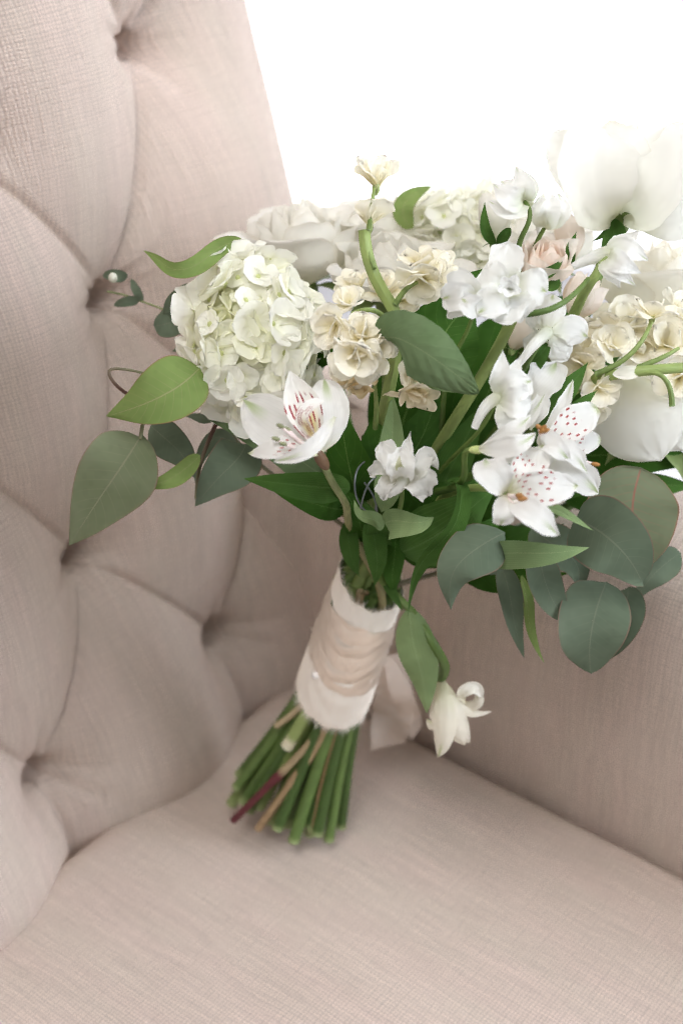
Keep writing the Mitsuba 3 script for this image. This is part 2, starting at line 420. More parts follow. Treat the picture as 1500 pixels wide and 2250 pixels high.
scene["silk_ivory"] = {"type": "twosided", "bsdf": {"type": "principled", "base_color": P_(lambda p, n, uv: mikit.mix((0.80, 0.735, 0.65), (0.87, 0.82, 0.75), mikit.fbm(uv.x * 40, uv.y * 6) * 0.7 + 0.3 * mikit.noise(uv.x * 200, uv.y * 200))), "roughness": 0.7, "sheen": 0.4}}
scene["satin_champagne"] = {"type": "twosided", "bsdf": {"type": "principled", "base_color": P_(lambda p, n, uv: mikit.mix((0.74, 0.64, 0.54), (0.88, 0.79, 0.69), mikit.fbm(uv.x * 12, uv.y * 9))), "roughness": 0.30, "specular": 1.0, "metallic": 0.6}}
scene["tail_sheer"] = {"type": "principledthin", "base_color": {"type": "rgb", "value": [0.86, 0.76, 0.68]}, "roughness": 0.5, "diff_trans": 0.9, "spec_trans": 0.25}
plain("pearl", (0.85, 0.82, 0.80), 0.15, clearcoat=1.0)
plain("white_trim", (0.83, 0.83, 0.85), 0.4)
plain("pink_cloth", (0.80, 0.68, 0.68), 0.9)
plain("floor_white", (0.75, 0.74, 0.74), 0.4)
plain("wire_grey", (0.16, 0.18, 0.18), 0.4, metallic=0.6)
plain("dark_wood", (0.06, 0.035, 0.02), 0.45)

# ----------------------------------------------------------------- setting: floor, bright window
m = Mesh(); m.add([[-6, -4, 0], [6, -4, 0], [6, 6, 0], [-6, 6, 0]], [[0, 1, 2], [0, 2, 3]])
m.put("floor", "floor_white", False)
labels["floor"] = {"label": "pale floor under the armchair, mostly hidden", "category": "floor", "kind": "structure"}


def box(x0, x1, y0, y1, z0, z1, bev=0.004):
    import manifold3d as m3
    b = min(bev, 0.45 * min(x1 - x0, y1 - y0, z1 - z0))
    pts = []
    for ax in range(3):
        lo, hi = np.array([x0, y0, z0]) + b, np.array([x1, y1, z1]) - b
        lo[ax] -= b; hi[ax] += b
        pts += [[(lo, hi)[i][0], (lo, hi)[j][1], (lo, hi)[k][2]] for i in (0, 1) for j in (0, 1) for k in (0, 1)]
    h = trimesh.convex.convex_hull(np.array(pts))
    return np.array(h.vertices), np.array(h.faces)


WY = 2.25
win = thing("window", "bright overexposed window with pale frame behind the armchair", "window")
for x0, x1 in ((-1.7, 0.385), (0.397, 1.75)):
    k = part(win, "pane")
    scene[k] = {"type": "rectangle", "to_world": T().translate([(x0 + x1) / 2, WY + 0.03, 1.25]).rotate([1, 0, 0], 90).scale([(x1 - x0) / 2, 0.95, 1]),
                "emitter": {"type": "area", "radiance": {"type": "rgb", "value": [WINDOW_L, WINDOW_L * 1.0, WINDOW_L * 1.03]}}}
m = Mesh(); m.add(*box(0.384, 0.398, WY - 0.02, WY + 0.02, 0.3, 2.2)); m.put(part(win, "mullion"), "white_trim", 30)
for a in ((-1.78, 1.83, WY - 0.04, WY + 0.02, 2.2, 2.28), (-1.78, -1.70, WY - 0.04, WY + 0.02, 0.3, 2.2), (1.75, 1.83, WY - 0.04, WY + 0.02, 0.3, 2.2)):
    m = Mesh(); m.add(*box(*a)); m.put(part(win, "frame"), "white_trim", 30)
m = Mesh(); m.add(*box(-1.85, 1.9, WY - 0.16, WY + 0.02, 0.255, 0.298)); m.put(part(win, "sill"), "white_trim", 30)
wall = "window_wall"
for i, a in enumerate(((-4, 4, WY + 0.06, WY + 0.2, 0.0, 0.25), (-4, -1.79, WY + 0.03, WY + 0.2, 0.25, 2.8), (1.84, 4, WY + 0.03, WY + 0.2, 0.25, 2.8), (-1.79, 1.84, WY + 0.03, WY + 0.2, 2.29, 2.8))):
    m = Mesh(); m.add(*box(*a)); m.put(f"{wall}__wall_panel" if i == 0 else f"{wall}__wall_panel_{i:03d}", "white_trim", 30)
labels[wall] = {"label": "white wall around the bright window", "category": "wall", "kind": "structure"}
cur = thing("curtain", "blush curtain hanging at the right of the bright window, out of focus", "curtain")
xs = np.linspace(0.43, 0.62, 60); zs = np.linspace(0.5, 2.3, 8)
cp = np.array([[[x, WY - 0.10 + 0.018 * math.sin(x * 130) + 0.008 * math.sin(x * 61), z] for x in xs] for z in zs])
m = Mesh(); m.add(cp, grid_faces(len(zs), len(xs)))
scene["curtain_sheer"] = {"type": "principledthin", "base_color": {"type": "rgb", "value": [0.90, 0.84, 0.84]}, "roughness": 0.8, "diff_trans": 0.5}
m.put(cur + "__cloth", "curtain_sheer")
m = Mesh(); m.add(*tube_surface([[-1.8, WY - 0.10, 2.33], [1.9, WY - 0.10, 2.33]], 0.012)[:2]); m.put(cur + "__rod", "white_trim")

# ----------------------------------------------------------------- tufted armchair
O = np.array([-0.0234, 0.87695, 0.45])
A = np.array([-0.61503, -0.78851, 0.0]); B = np.array([0.78851, -0.61503, 0.0]); Z = np.array([0, 0, 1.0])
chair = thing("tufted_armchair", "beige linen armchair with diamond tufted back, plain arm and flat seat", "armchair")
LEAN = math.radians(12)
BU, BN = Z * math.cos(LEAN) - B * math.sin(LEAN), B * math.cos(LEAN) + Z * math.sin(LEAN)
P1, P2, P3, P4, Q, R = (0.014, 0.483), (0.088, 0.334), (0.163, 0.176), (0.242, 0.049), (0.063, 0.059), (-0.006, 0.195)
L1, L2, L3, L4 = (0.098, 0.605), (0.172, 0.455), (0.247, 0.297), (0.326, 0.172)
M2, M3, M4, M5 = (0.27, 0.58), (0.342, 0.425), (0.42, 0.30), (0.425, 0.06)
buttons = [P1, P2, P3, P4, Q, R, L1, L2, L3, L4, M2, M3, M4, M5]
seams = [(P1, P2), (P2, P3), (P3, P4), (P3, Q), (P2, R), (R, Q), (P1, (-0.12, 0.62)), (R, (-0.12, 0.03)), (P4, (0.238, -0.04)), (Q, (0.056, -0.04)),
         (P1, L1), (P2, L2), (P3, L3), (P4, L4), (L1, L2), (L2, L3), (L3, L4), (L2, M2), (L3, M3), (L4, M4), (M2, M3), (M3, M4), (L4, M5), (M5, (0.425, -0.04))]
S0, S1, T1 = -0.106, 0.50, 0.66
s = np.linspace(S0, S1, 300); t = np.linspace(-0.03, T1, 350)
SS, TT = np.meshgrid(s, t, indexing="ij")
fixed = np.full(SS.shape, np.nan)
seam_d = np.full(SS.shape, 9.0)
cell = max(s[1] - s[0], t[1] - t[0])
for (a, b) in seams:
    a, b = np.array(a), np.array(b)
    d = b - a; L = np.linalg.norm(d)
    w = np.clip(((SS - a[0]) * d[0] + (TT - a[1]) * d[1]) / L ** 2, 0, 1)
    dist = np.hypot(SS - a[0] - w * d[0], TT - a[1] - w * d[1])
    ends = 4 * w * (1 - w)
    if tuple(b) not in buttons:
        ends = np.sin(np.pi / 2 * w)
    lev = 0.034 * np.clip(ends, 0, 1) ** 0.62
    hit = dist < 0.62 * cell
    fixed[hit] = np.fmin(fixed[hit], lev[hit])
    seam_d = np.minimum(seam_d, dist)
bd = np.array([np.hypot(SS - p[0], TT - p[1]) for p in buttons])
near = bd.min(0); which = bd.argmin(0)
fixed[near < 0.0085] = -0.016
fixed[0, :] = 0.020
from scipy.sparse import coo_matrix
from scipy.sparse.linalg import spsolve
ns, nt = SS.shape
idx = np.arange(ns * nt).reshape(ns, nt)
free = np.isnan(fixed)
rows, cols_, vals = [], [], []
rhs = np.where(free, 18.0 * cell * cell, np.nan_to_num(fixed)).ravel()
deg = np.zeros((ns, nt))
for di, dj in ((1, 0), (-1, 0), (0, 1), (0, -1)):
    src = idx[max(0, -di):ns - max(0, di), max(0, -dj):nt - max(0, dj)]
    dst = idx[max(0, di):ns + min(0, di), max(0, dj):nt + min(0, dj)]
    ok = free.ravel()[src.ravel()]
    rows.append(src.ravel()[ok]); cols_.append(dst.ravel()[ok]); vals.append(-np.ones(ok.sum()))
    np.add.at(deg.ravel(), src.ravel(), 1)
rows.append(idx.ravel()); cols_.append(idx.ravel()); vals.append(np.where(free, deg, 1.0).ravel())
H = spsolve(coo_matrix((np.concatenate(vals), (np.concatenate(rows), np.concatenate(cols_))), shape=(ns * nt, ns * nt)).tocsc(), rhs).reshape(ns, nt)
H = H - 0.0035 * np.exp(-(seam_d / 0.0028) ** 2) * np.clip(near / 0.04, 0, 1)
bx, by = np.array(buttons)[which, 0], np.array(buttons)[which, 1]
ang = np.arctan2(TT - by, SS - bx)
pl = np.exp(-((near - 0.022) / 0.020) ** 2)
H = H + 0.0016 * pl * np.sin(ang * 11 + which * 2.1 + 1.5 * np.sin(ang * 2 + which)) * (0.5 + 0.5 * np.sin(ang * 3 + which))
H = H + 0.003 * (meshkit.fbm(np.stack([SS * 14, TT * 14, 0 * SS], -1), 2) - 0.5)
edge = np.clip((SS - S0) / 0.07, 0, 1); H = (H + 0.012 * (1 - edge) ** 2) * (1 - (1 - edge) ** 2.2) ** 0.5
bot = np.clip((TT + 0.03) / 0.075, 0, 1); H = H * (0.40 + 0.60 * (1 - (1 - bot) ** 2) ** 0.5)
OB = O - BN * 0.049
pts = OB + SS[..., None] * A + TT[..., None] * BU + H[..., None] * BN
m = Mesh(); m.add(pts, grid_faces(len(s), len(t))[:, ::-1], np.stack([SS, TT], -1))
m.put(part(chair, "backrest"), "linen")


def put_box(key, org, ex, ey, ez, dims, bsdf, bev=0.015):
    """a rounded box in a local frame: dims = ((x0, x1), (y0, y1), (z0, z1))"""
    v, f = box(*[c for d in dims for c in d], bev)
    w = org + v[:, :1] * ex + v[:, 1:2] * ey + v[:, 2:] * ez
    f = f if np.cross(ex, ey) @ ez > 0 else f[:, ::-1]
    mm = Mesh(); mm.add(w, f, v[:, :2] + v[:, 2:]); return mm.put(key, bsdf, 30)


put_box(part(chair, "back_shell"), OB, A, BU, BN, ((S0 - 0.010, S1), (-0.35, T1 + 0.01), (-0.12, -0.022)), "linen", 0.012)
for p in buttons:
    c = OB + p[0] * A + p[1] * BU - 0.011 * BN
    Fb = np.stack([A, BU, BN], 1)
    v, f, uv, _ = blob(c, [0.0105, 0.0105, 0.005], Fb)
    m = Mesh(); m.add(v, f[:, ::-1], np.c_[(v - c) @ A, (v - c) @ BU]); m.put(part(chair, "button"), "linen")

# seat: one soft crowned cushion whose edges roll down into the creases
a_ = np.linspace(-0.02, 0.66, 120); b_ = np.linspace(-0.045, 0.60, 120)
AA, BB = np.meshgrid(a_, b_, indexing="ij")


def roll(x, r, d):
    return -d * (1 - np.sqrt(np.clip(1 - (1 - np.clip(x / r, 0, 1)) ** 2, 0, 1)))


hz = roll(AA - 0.004, 0.028, 0.04) + roll(BB + 0.016, 0.030, 0.030) + roll(0.66 - AA, 0.05, 0.10) + roll(0.60 - BB, 0.05, 0.10)
hz = hz + 0.010 * np.sin(np.pi * np.clip(AA / 0.62, 0, 1)) * np.sin(np.pi * np.clip(BB / 0.58, 0, 1)) + 0.004 * (meshkit.fbm(np.stack([AA * 9, BB * 9, AA * 0], -1), 2) - 0.5)
pts = O + AA[..., None] * A + BB[..., None] * B + hz[..., None] * Z
m = Mesh(); m.add(pts, grid_faces(120, 120), np.stack([AA, BB], -1)); m.put(part(chair, "seat_cushion"), "linen")
put_box(part(chair, "seat_base"), O, A, B, Z, ((-0.12, 0.655), (-0.04, 0.595), (-0.33, -0.035)), "linen")

# arm: padded inner face, rolled top, plain outside
prof = [(0.004, -0.06), (0.010, -0.02), (0.016, 0.02), (0.020, 0.07), (0.020, 0.13), (0.016, 0.18), (0.008, 0.205), (-0.010, 0.222), (-0.04, 0.230), (-0.075, 0.225), (-0.105, 0.205), (-0.12, 0.175), (-0.115, 0.14), (-0.105, 0.10), (-0.105, -0.05), (-0.105, -0.32)]
pc = spline([(p[0], p[1], 0) for p in prof], 70)[:, :2]
arc = np.r_[0, np.cumsum(np.linalg.norm(np.diff(pc, axis=0), axis=1))]
bb = np.linspace(-0.10, 0.585, 90)
PX = np.broadcast_to(pc[:, 0][:, None], (70, 90)).copy(); PZ = np.broadcast_to(pc[:, 1][:, None], (70, 90)).copy()
bl = np.broadcast_to(bb[None, :], PX.shape)
PX += 0.007 * (meshkit.fbm(np.stack([bl * 9, PZ * 9, PX * 0], -1), 2, seed=5) - 0.5)
PX -= 0.02 * np.exp(-((bl + 0.005) / 0.03) ** 2) * (PX > -0.02)
fr = np.clip((0.585 - bl) / 0.03, 0, 1); fr = (1 - (1 - fr) ** 2) ** 0.5
PX = (PX + 0.045) * (0.55 + 0.45 * fr) - 0.045
pts = O + PX[..., None] * A + bl[..., None] * B + PZ[..., None] * Z
m = Mesh(); m.add(pts, grid_faces(70, 90)[:, ::-1], np.stack([bl, np.broadcast_to(arc[:, None], bl.shape)], -1))
ring = pts[:, -1]; nfr = m.n; cen = ring.mean(0)
m.add(np.vstack([ring, cen]), np.array([[i, i + 1, 70] for i in range(69)]), np.zeros((71, 2)))
m.put(part(chair, "armrest"), "linen")
for (x, y) in ((0.60, 0.54), (-0.08, 0.54), (0.60, -0.06), (-0.08, -0.06)):
    c = O + A * x + B * y; m = Mesh()
    m.add(*tube_surface([[c[0], c[1], 0.13], [c[0], c[1], 0.0]], [0.026, 0.016])[:2]); m.put(part(chair, "leg"), "dark_wood")

# ----------------------------------------------------------------- bouquet: the bundle of stems
TOP, BOT, END = (818, 1268, 0.655), (724, 1540, 0.708), (632, 1768, 0.741)
WT = plen(71, 0.66); WB = plen(74, 0.70); WE = plen(124, 0.74)
CT, CB, CE = at(*TOP), at(*BOT), at(*END)
BAX = unit(CB - CT); BX = unit(np.cross(BAX, FWD)); BX = BX if BX @ RIGHT > 0 else -BX; BY = unit(np.cross(BX, BAX)); BY = BY if BY @ FWD < 0 else -BY   # BX to the right, BY towards the camera
SLOTS = [(math.sqrt((i + 0.5) / 26) * 0.90, i * 2.39996) for i in range(26)]
slot_order = iter([7, 20, 3, 12, 15, 23, 1, 9, 18, 25, 14, 22, 10, 2, 17, 24, 6, 21, 4, 11, 19, 0, 5, 13, 8, 16, 20, 3])
rng_st = np.random.default_rng(11)


def stem_path(head, slot=None, mids=()):
    """polyline head -> bundle -> cut end"""
    r, th = SLOTS[next(slot_order) if slot is None else slot]
    x, y = r * math.cos(th), r * math.sin(th)
    tp = CT + BX * x * WT + BY * y * WT
    bt = CB + BX * x * WB + BY * y * WB
    j = rng_st.uniform(-1, 1, 3)
    en = CE + BX * (x * 1.18 - 0.04 + 0.10 * j[0]) * WE + BY * (y * 0.8 + 0.08 * j[1]) * WE + unit(CE - CB) * (0.012 * j[2] + 0.004)
    en[2] = max(en[2], 0.4625)
    return [np.asarray(h) for h in [head, *mids]] + [tp, 0.5 * (tp + bt), bt, en]


CUT = (0.26, 0.31, 0.13)
STEMCOL = {"green": ((0.13, 0.20, 0.045), (0.060, 0.11, 0.022)), "dark": ((0.075, 0.13, 0.03), (0.034, 0.070, 0.014)), "pale": ((0.25, 0.32, 0.10), (0.13, 0.19, 0.05)),
           "brown": ((0.20, 0.24, 0.10), (0.27, 0.17, 0.085)), "wine": ((0.20, 0.20, 0.11), (0.085, 0.022, 0.025))}


def stem(parent, head, r=2.4e-3, kind="green", mids=(), slot=None, ground=True, taper=0.8, name="stem", knots=0):
    """a flower's stem, from its head through the binding to the cut end"""
    path = stem_path(head, slot, mids) if ground else [np.asarray(p) for p in [head, *mids]]
    n = 60 if ground else 22
    rad = np.interp(np.linspace(0, 1, 24), [0, 0.55, 1], [r * taper, r * 1.1, max(r * 1.35, 0.0039)]) if ground else np.linspace(r * taper, r * 1.25, 24)
    if knots:
        rad = rad * (1 + 0.35 * np.exp(-((np.arange(24) % 6) - 3) ** 2 / 0.5))
    v, f, uv = tube_surface(path, rad, 10, n)
    c0, c1 = STEMCOL[kind]
    nz = meshkit.fbm(np.c_[uv[:, 0] * 6, uv[:, 1] * 40, v[:, 0] * 300], 3)[:, None]
    c = (np.array(c0) * (1 - uv[:, 1:]) + np.array(c1) * uv[:, 1:]) * (0.65 + 0.7 * nz)
    if ground:
        c[uv[:, 1] > 0.985] = CUT
    m = Mesh(); m.add(v, f, uv, c)
    return m.put(part(parent, name), "painted_part")


def add_blade(parent, name, bsdf, *a, **kw):
    m = Mesh(); m.add(*blade(*a, **kw)); return m.put(part(parent, name), bsdf)


WHITE = [(0.74, 0.78, 0.58), (0.86, 0.86, 0.82), (0.88, 0.87, 0.84)]
PURE = [(0.78, 0.80, 0.64), (0.87, 0.865, 0.83), (0.88, 0.875, 0.85)]
CREAM = [(0.89, 0.85, 0.66), (0.935, 0.91, 0.81), (0.94, 0.92, 0.85)]
STOCKC = [(0.93, 0.87, 0.58), (0.965, 0.93, 0.79), (0.965, 0.94, 0.85)]
ROSEC = [(0.82, 0.83, 0.64), (0.87, 0.855, 0.79), (0.88, 0.87, 0.82)]
WILT = [(0.66, 0.58, 0.28), (0.84, 0.72, 0.48), (0.78, 0.62, 0.38)]
SPOT = (0.42, 0.50, 0.18)


# ---- hydrangea heads
def hydrangea(label, centre, radii_px, seed, n, tint, limit, colour_jit=1.0):
    h = thing("hydrangea", label, "hydrangea", "flowers of the bouquet")
    rng = np.random.default_rng(seed)
    c = at(*centre); z = centre[2]
    E = np.stack([RIGHT, UP, -FWD], 1)
    rad = np.array([plen(radii_px[0], z), plen(radii_px[1], z), plen(radii_px[2], z)])
    cnt = 0
    for i in range(n):
        y = 1 - 2 * (i + 0.5) / n
        th = i * 2.39996
        d = np.array([math.sqrt(1 - y * y) * math.cos(th), y, math.sqrt(1 - y * y) * math.sin(th)])
        d = unit(d + rng.normal(0, 0.10, 3))
        if d[2] < limit:
            continue
        depth = rng.uniform(0.80, 1.06) if rng.random() < 0.72 else rng.uniform(0.62, 0.8)
        pos = c + E @ (d * rad * depth)
        axis = unit(E @ (d / rad * rad.mean()) + rng.normal(0, 0.50, 3))
        Fr = frame(axis, rng.normal(0, 1, 3))
        L = plen(52, z) * rng.uniform(0.62, 1.22)
        g = np.clip((0.93 - depth) * 2.6 + rng.uniform(-0.25, 0.22), 0, 1) * colour_jit
        outer = (1 - g) * np.array([0.965, 0.96, 0.895]) + g * np.array([0.945, 0.95, 0.72])
        inner = (1 - g) * np.array([0.95, 0.95, 0.80]) + g * np.array([0.87, 0.91, 0.50])
        m = Mesh()
        b = rng.uniform(0, 6.28)
        op = rng.uniform(0.95, 1.45)
        for q in range(4):
            m.add(*petal(pos, Fr, b + q * math.pi / 2 + rng.normal(0, 0.08), L * rng.uniform(0.9, 1.08), L * rng.uniform(0.50, 0.62), op * 0.85, op + rng.uniform(-0.1, 0.5), "blunt", cup=rng.uniform(0.0, 0.35), ruffle=0.035, cols=[inner, outer, outer * 1.005], seed=i * 4 + q, h0=0.0006 * (q % 2), nu=9, nv=9))
        m.add(*blob(pos + axis * 0.001, np.array([1, 1, 1.2]) * 0.0013, n=5, col=(0.70, 0.74, 0.40)))
        fk = part(h, "floret")
        m.put(fk, "petal_skin")
        cnt += 1
    m = Mesh()
    for i in range(0, n, 2):
        y = 1 - 2 * (i + 0.5) / n; th = i * 2.39996
        d = np.array([math.sqrt(1 - y * y) * math.cos(th), y, math.sqrt(1 - y * y) * math.sin(th)])
        e = c + E @ (d * rad * 0.74)
        base = c + E @ (np.array([0.3, -0.7, -0.3]) * rad * 0.5)
        v, f, uv = tube_surface([base, 0.5 * (base + e) + 0.004 * d, e], [0.0012, 0.0006], 5, 8, False)
        m.add(v, f, uv, (0.42, 0.52, 0.22))
    m.put(part(h, "flower_stalks"), "painted_part")
    labels[h + "__flower_stalks"] = {"kind": "stuff"}
    return h, c


h, c = hydrangea("full creamy white hydrangea head at the left of the bouquet", (560, 745, 0.585), (145, 170, 145), 3, 215, 0, -0.40)
stem(h, c, 3.0e-3, "pale", [at(680, 960, 0.63), at(765, 1130, 0.645)])
h, c = hydrangea("blurred pale hydrangea behind the small pink rose", (1000, 515, 0.675), (110, 90, 85), 8, 90, 0, -0.3, 0.5)
stem(h, c, 3.0e-3, "green", [at(930, 900, 0.66), at(850, 1130, 0.65)])


# ---- roses
def rose(name, label, base, axis, R, Hh, seed, cols, layers, stem_kind="green", group="flowers of the bouquet", flare=0.12, sepals=True, open_=0.0, wob=0.03, inner_cols=None):
    k = thing(name, label, "rose", group)
    rose_into(k, base, axis, R, Hh, seed, cols, layers, flare, sepals, open_, wob, inner_cols=inner_cols)
    return k


def rose_into(k, base, axis, R, Hh, seed, cols, layers, flare=0.12, sepals=True, open_=0.0, wob=0.03, sub=None, inner_cols=None, start=None):
    z = base[2]; c = at(*base); Fr = frame(cv(*axis)); R, Hh = plen(R, z), plen(Hh, z)
    rng = np.random.default_rng(seed)
    holder = k if sub is None else part(k, sub)
    n = sum(layers); i = 0
    for li, cntp in enumerate(layers):
        f = (li + 0.6) / (len(layers) - 0.4)
        for q in range(cntp):
            az = q * 2 * math.pi / cntp + li * 1.1 + rng.normal(0, 0.12)
            if start is not None and li == len(layers) - 1:
                az = start + q * 2 * math.pi / cntp
            rad = R * (0.12 + 0.88 * f ** 1.1) * rng.uniform(0.96, 1.03)
            hh = Hh * (0.99 - 0.10 * f + rng.normal(0, 0.015)) * (1 - open_ * 0.5 * f * f)
            top = 0.45 * (1 - f) ** 0.5 - open_ * f
            span = math.pi / cntp * (1.28 if cntp > 2 else 0.95)
            cc = cols if inner_cols is None else [np.array(a) * f + np.array(b) * (1 - f) for a, b in zip(cols, inner_cols)]
            m = Mesh(); m.add(*rose_petal(c, Fr, az, rad, hh, span, top, flare * f ** 2, 0.07, cc, seed=seed * 50 + i, wob=wob))
            m.put(part(holder, "petal"), "petal_skin"); i += 1
    if sepals:
        m = Mesh(); m.add(*blob(c - Fr[:, 2] * R * 0.10, [R * 0.24, R * 0.24, R * 0.26], Fr, 10, (0.16, 0.23, 0.07))); m.put(part(holder, "hip"), "painted_part")
        for q in range(5):
            m = Mesh(); m.add(*petal(c - Fr[:, 2] * R * 0.04, Fr, q * 1.2566 + 0.4, R * 0.85, R * 0.17, 1.3, 2.2 + 0.4 * rng.random(), "lance", 0.3, 0.03, cols=[(0.17, 0.26, 0.08), (0.20, 0.28, 0.10), (0.24, 0.30, 0.12)], seed=q, r0=R * 0.16))
            m.put(part(holder, "sepal"), "painted_part")
    return holder


k = rose("rose", "large white rose standing highest at the right edge, seen from its side", (1356, 478, 0.600), (0.03, 0.95, 0.10), 118, 200, 21, ROSEC, (3, 3, 4, 5), flare=0.06, open_=-0.10, wob=0.03)
for i, (mid, w, rl, cp_) in enumerate((
        ([(1350, 482, 0.600), (1285, 425, 0.590), (1258, 355, 0.590), (1228, 282, 0.598)], 66, -0.45, 0.30), ([(1352, 482, 0.598), (1318, 430, 0.566), (1312, 350, 0.562), (1330, 288, 0.574)], 84, -0.10, 0.30), ([(1362, 482, 0.600), (1415, 425, 0.572), (1440, 350, 0.572), (1440, 292, 0.584)], 92, 0.25, 0.30),
        ([(1360, 478, 0.610), (1330, 400, 0.625), (1300, 330, 0.625), (1290, 272, 0.622)], 80, -0.1, -0.3), ([(1360, 478, 0.610), (1390, 400, 0.630), (1395, 330, 0.630), (1392, 270, 0.625)], 90, 0.1, -0.3))):
    add_blade(k, "petal", "petal_skin", mid, w, "blunt", roll=rl, cup=cp_, cols=ROSEC, wave=0.035, ruffle=0.012, nu=17, nv=26, seed=400 + i)
add_blade(k, "petal", "petal_skin", [(1375, 482, 0.595), (1450, 470, 0.585), (1540, 440, 0.59)], 66, "blunt", roll=-0.4, cup=0.25, cols=ROSEC, wave=0.03, nu=15)
stem(k, at(1352, 485, 0.600), 3.6e-3, "green", [at(1318, 590, 0.600), at(1200, 830, 0.63), at(930, 1150, 0.65)])
for q, (x, y, w) in enumerate(((1318, 560, 9), (1345, 555, 16), (1378, 548, 13), (1300, 530, 7))):
    add_blade(k, "sepal", "lily_leaf", [(1350, 480, 0.592), (0.5 * (1350 + x), 515, 0.588), (x, y, 0.590)], w, "lance", cup=0.3)
k = rose("rose", "broad cream rose low at the right edge beneath the stock blossoms", (1425, 965, 0.640), (0.12, 0.85, 0.38), 150, 215, 22, ROSEC, (3, 3, 4, 3), flare=0.10, open_=0.05)
add_blade(k, "petal", "petal_skin", [(1400, 800, 0.60), (1400, 890, 0.585), (1450, 1012, 0.592)], 100, "blunt", roll=0.05, cup=-0.28, cols=ROSEC, wave=0.05, ruffle=0.015, nu=17, nv=24)
add_blade(k, "petal", "petal_skin", [(1450, 800, 0.605), (1478, 890, 0.590), (1500, 990, 0.600)], 80, "blunt", roll=0.35, cup=-0.28, cols=ROSEC, wave=0.05, ruffle=0.015, nu=17, nv=24, seed=3)
add_blade(k, "petal", "petal_skin", [(1380, 800, 0.610), (1350, 870, 0.598), (1352, 950, 0.604)], 52, "blunt", roll=-0.4, cup=-0.3, cols=ROSEC, wave=0.05, ruffle=0.015, nu=17, nv=24, seed=4)
stem(k, at(1420, 985, 0.640), 3.4e-3, "dark", [at(1250, 1110, 0.655), at(960, 1210, 0.66)])
k = rose("rose", "wide open cream rose at the back left, above the hydrangea", (672, 625, 0.660), (-0.08, 0.90, 0.42), 112, 190, 23, ROSEC, (3, 4, 5, 5, 5), flare=0.22, open_=0.22, wob=0.04)
stem(k, at(700, 680, 0.665), 3.4e-3, "green", [at(770, 960, 0.665), at(805, 1150, 0.655)])
k = rose("rose", "cream rose in the middle of the bouquet behind the stock's bent stem", (855, 655, 0.645), (0.05, 0.86, 0.50), 128, 140, 24, ROSEC, (3, 4, 5, 5, 4), flare=0.30, open_=0.22, wob=0.05)
stem(k, at(850, 700, 0.640), 3.4e-3, "green", [at(840, 960, 0.655), at(825, 1150, 0.655)])
k = rose("rose", "blurred ivory rose at the right edge below the highest white rose", (1450, 720, 0.665), (-0.05, 0.9, 0.3), 130, 190, 25, CREAM, (3, 4, 4, 4), flare=0.15, open_=0.1)
stem(k, at(1440, 740, 0.665), 3.4e-3, "dark", [at(1250, 950, 0.665), at(900, 1170, 0.66)])

k = rose("rose", "pale cream rose at the back centre, behind the stock's upper blossoms", (850, 580, 0.690), (0.05, 0.92, 0.36), 120, 150, 26, ROSEC, (3, 4, 5, 5), flare=0.24, open_=0.2, wob=0.05)
stem(k, at(850, 600, 0.690), 3.2e-3, "green", [at(850, 900, 0.675), at(825, 1140, 0.66)])
k = rose("rose", "soft ivory rose behind the blush spray rose, right of the blurred hydrangea", (1180, 600, 0.670), (0.02, 0.92, 0.36), 110, 150, 27, ROSEC, (3, 4, 5, 4), flare=0.2, open_=0.15, wob=0.05)
stem(k, at(1180, 620, 0.670), 3.2e-3, "dark", [at(1080, 850, 0.67), at(880, 1150, 0.66)])

# ---- spray rose: small blush bloom with buds
BLUSH = [(0.94, 0.85, 0.72), (0.955, 0.87, 0.79), (0.955, 0.895, 0.84)]
BLUSHIN = [(0.95, 0.74, 0.61), (0.955, 0.79, 0.68), (0.955, 0.84, 0.75)]
sp = thing("spray_rose", "small blush pink spray rose with closed buds among the white delphinium", "spray rose", "flowers of the bouquet")
rose_into(sp, (1190, 618, 0.575), (0.02, 0.72, 0.70), 60, 100, 31, BLUSH, (2, 3, 4, 5, 5), 0.16, False, 0.06, 0.04, sub="bloom", inner_cols=BLUSHIN)
rose_into(sp, (1255, 575, 0.590), (-0.10, 0.95, 0.15), 34, 108, 32, BLUSH, (2, 3, 3), 0.06, True, -0.1, 0.03, sub="bud")
rose_into(sp, (1255, 700, 0.572), (0.45, 0.85, 0.25), 42, 105, 33, BLUSH, (2, 3, 3), 0.08, True, -0.1, 0.03, sub="bud")
rose_into(sp, (1090, 535, 0.580), (-0.05, 0.98, 0.10), 36, 112, 34, ROSEC, (2, 3, 3), 0.04, True, -0.15, 0.02, sub="bud")
rose_into(sp, (1125, 770, 0.600), (0.35, 0.9, 0.2), 36, 110, 35, BLUSH, (2, 3, 3), 0.04, True, -0.1, 0.02, sub="bud")
for g in ([(1090, 540, 0.576), (1066, 500, 0.566), (1065, 442, 0.570)], [(1092, 540, 0.574), (1112, 512, 0.566), (1122, 500, 0.57)], [(1170, 605, 0.566), (1205, 598, 0.560), (1240, 566, 0.562)], [(1255, 585, 0.578), (1252, 555, 0.57), (1266, 508, 0.575)], [(1195, 632, 0.56), (1225, 620, 0.556), (1228, 612, 0.556)]):
    add_blade(sp, "sepal", "lily_leaf", g, 12, "lance", cup=0.5)
stem(sp, at(1190, 620, 0.578), 2.4e-3, "green", [at(1150, 760, 0.60), at(960, 1080, 0.645)])
stem(sp, at(1088, 545, 0.58), 1.8e-3, "green", [at(1085, 590, 0.585), at(1110, 720, 0.60), at(1085, 860, 0.61)], ground=False)
stem(sp, at(1255, 710, 0.572), 1.6e-3, "green", [at(1230, 760, 0.585), at(1110, 860, 0.605)], ground=False)

# ---- delphinium: white spurred blossoms on thick green stems
DG = "flowers of the bouquet"


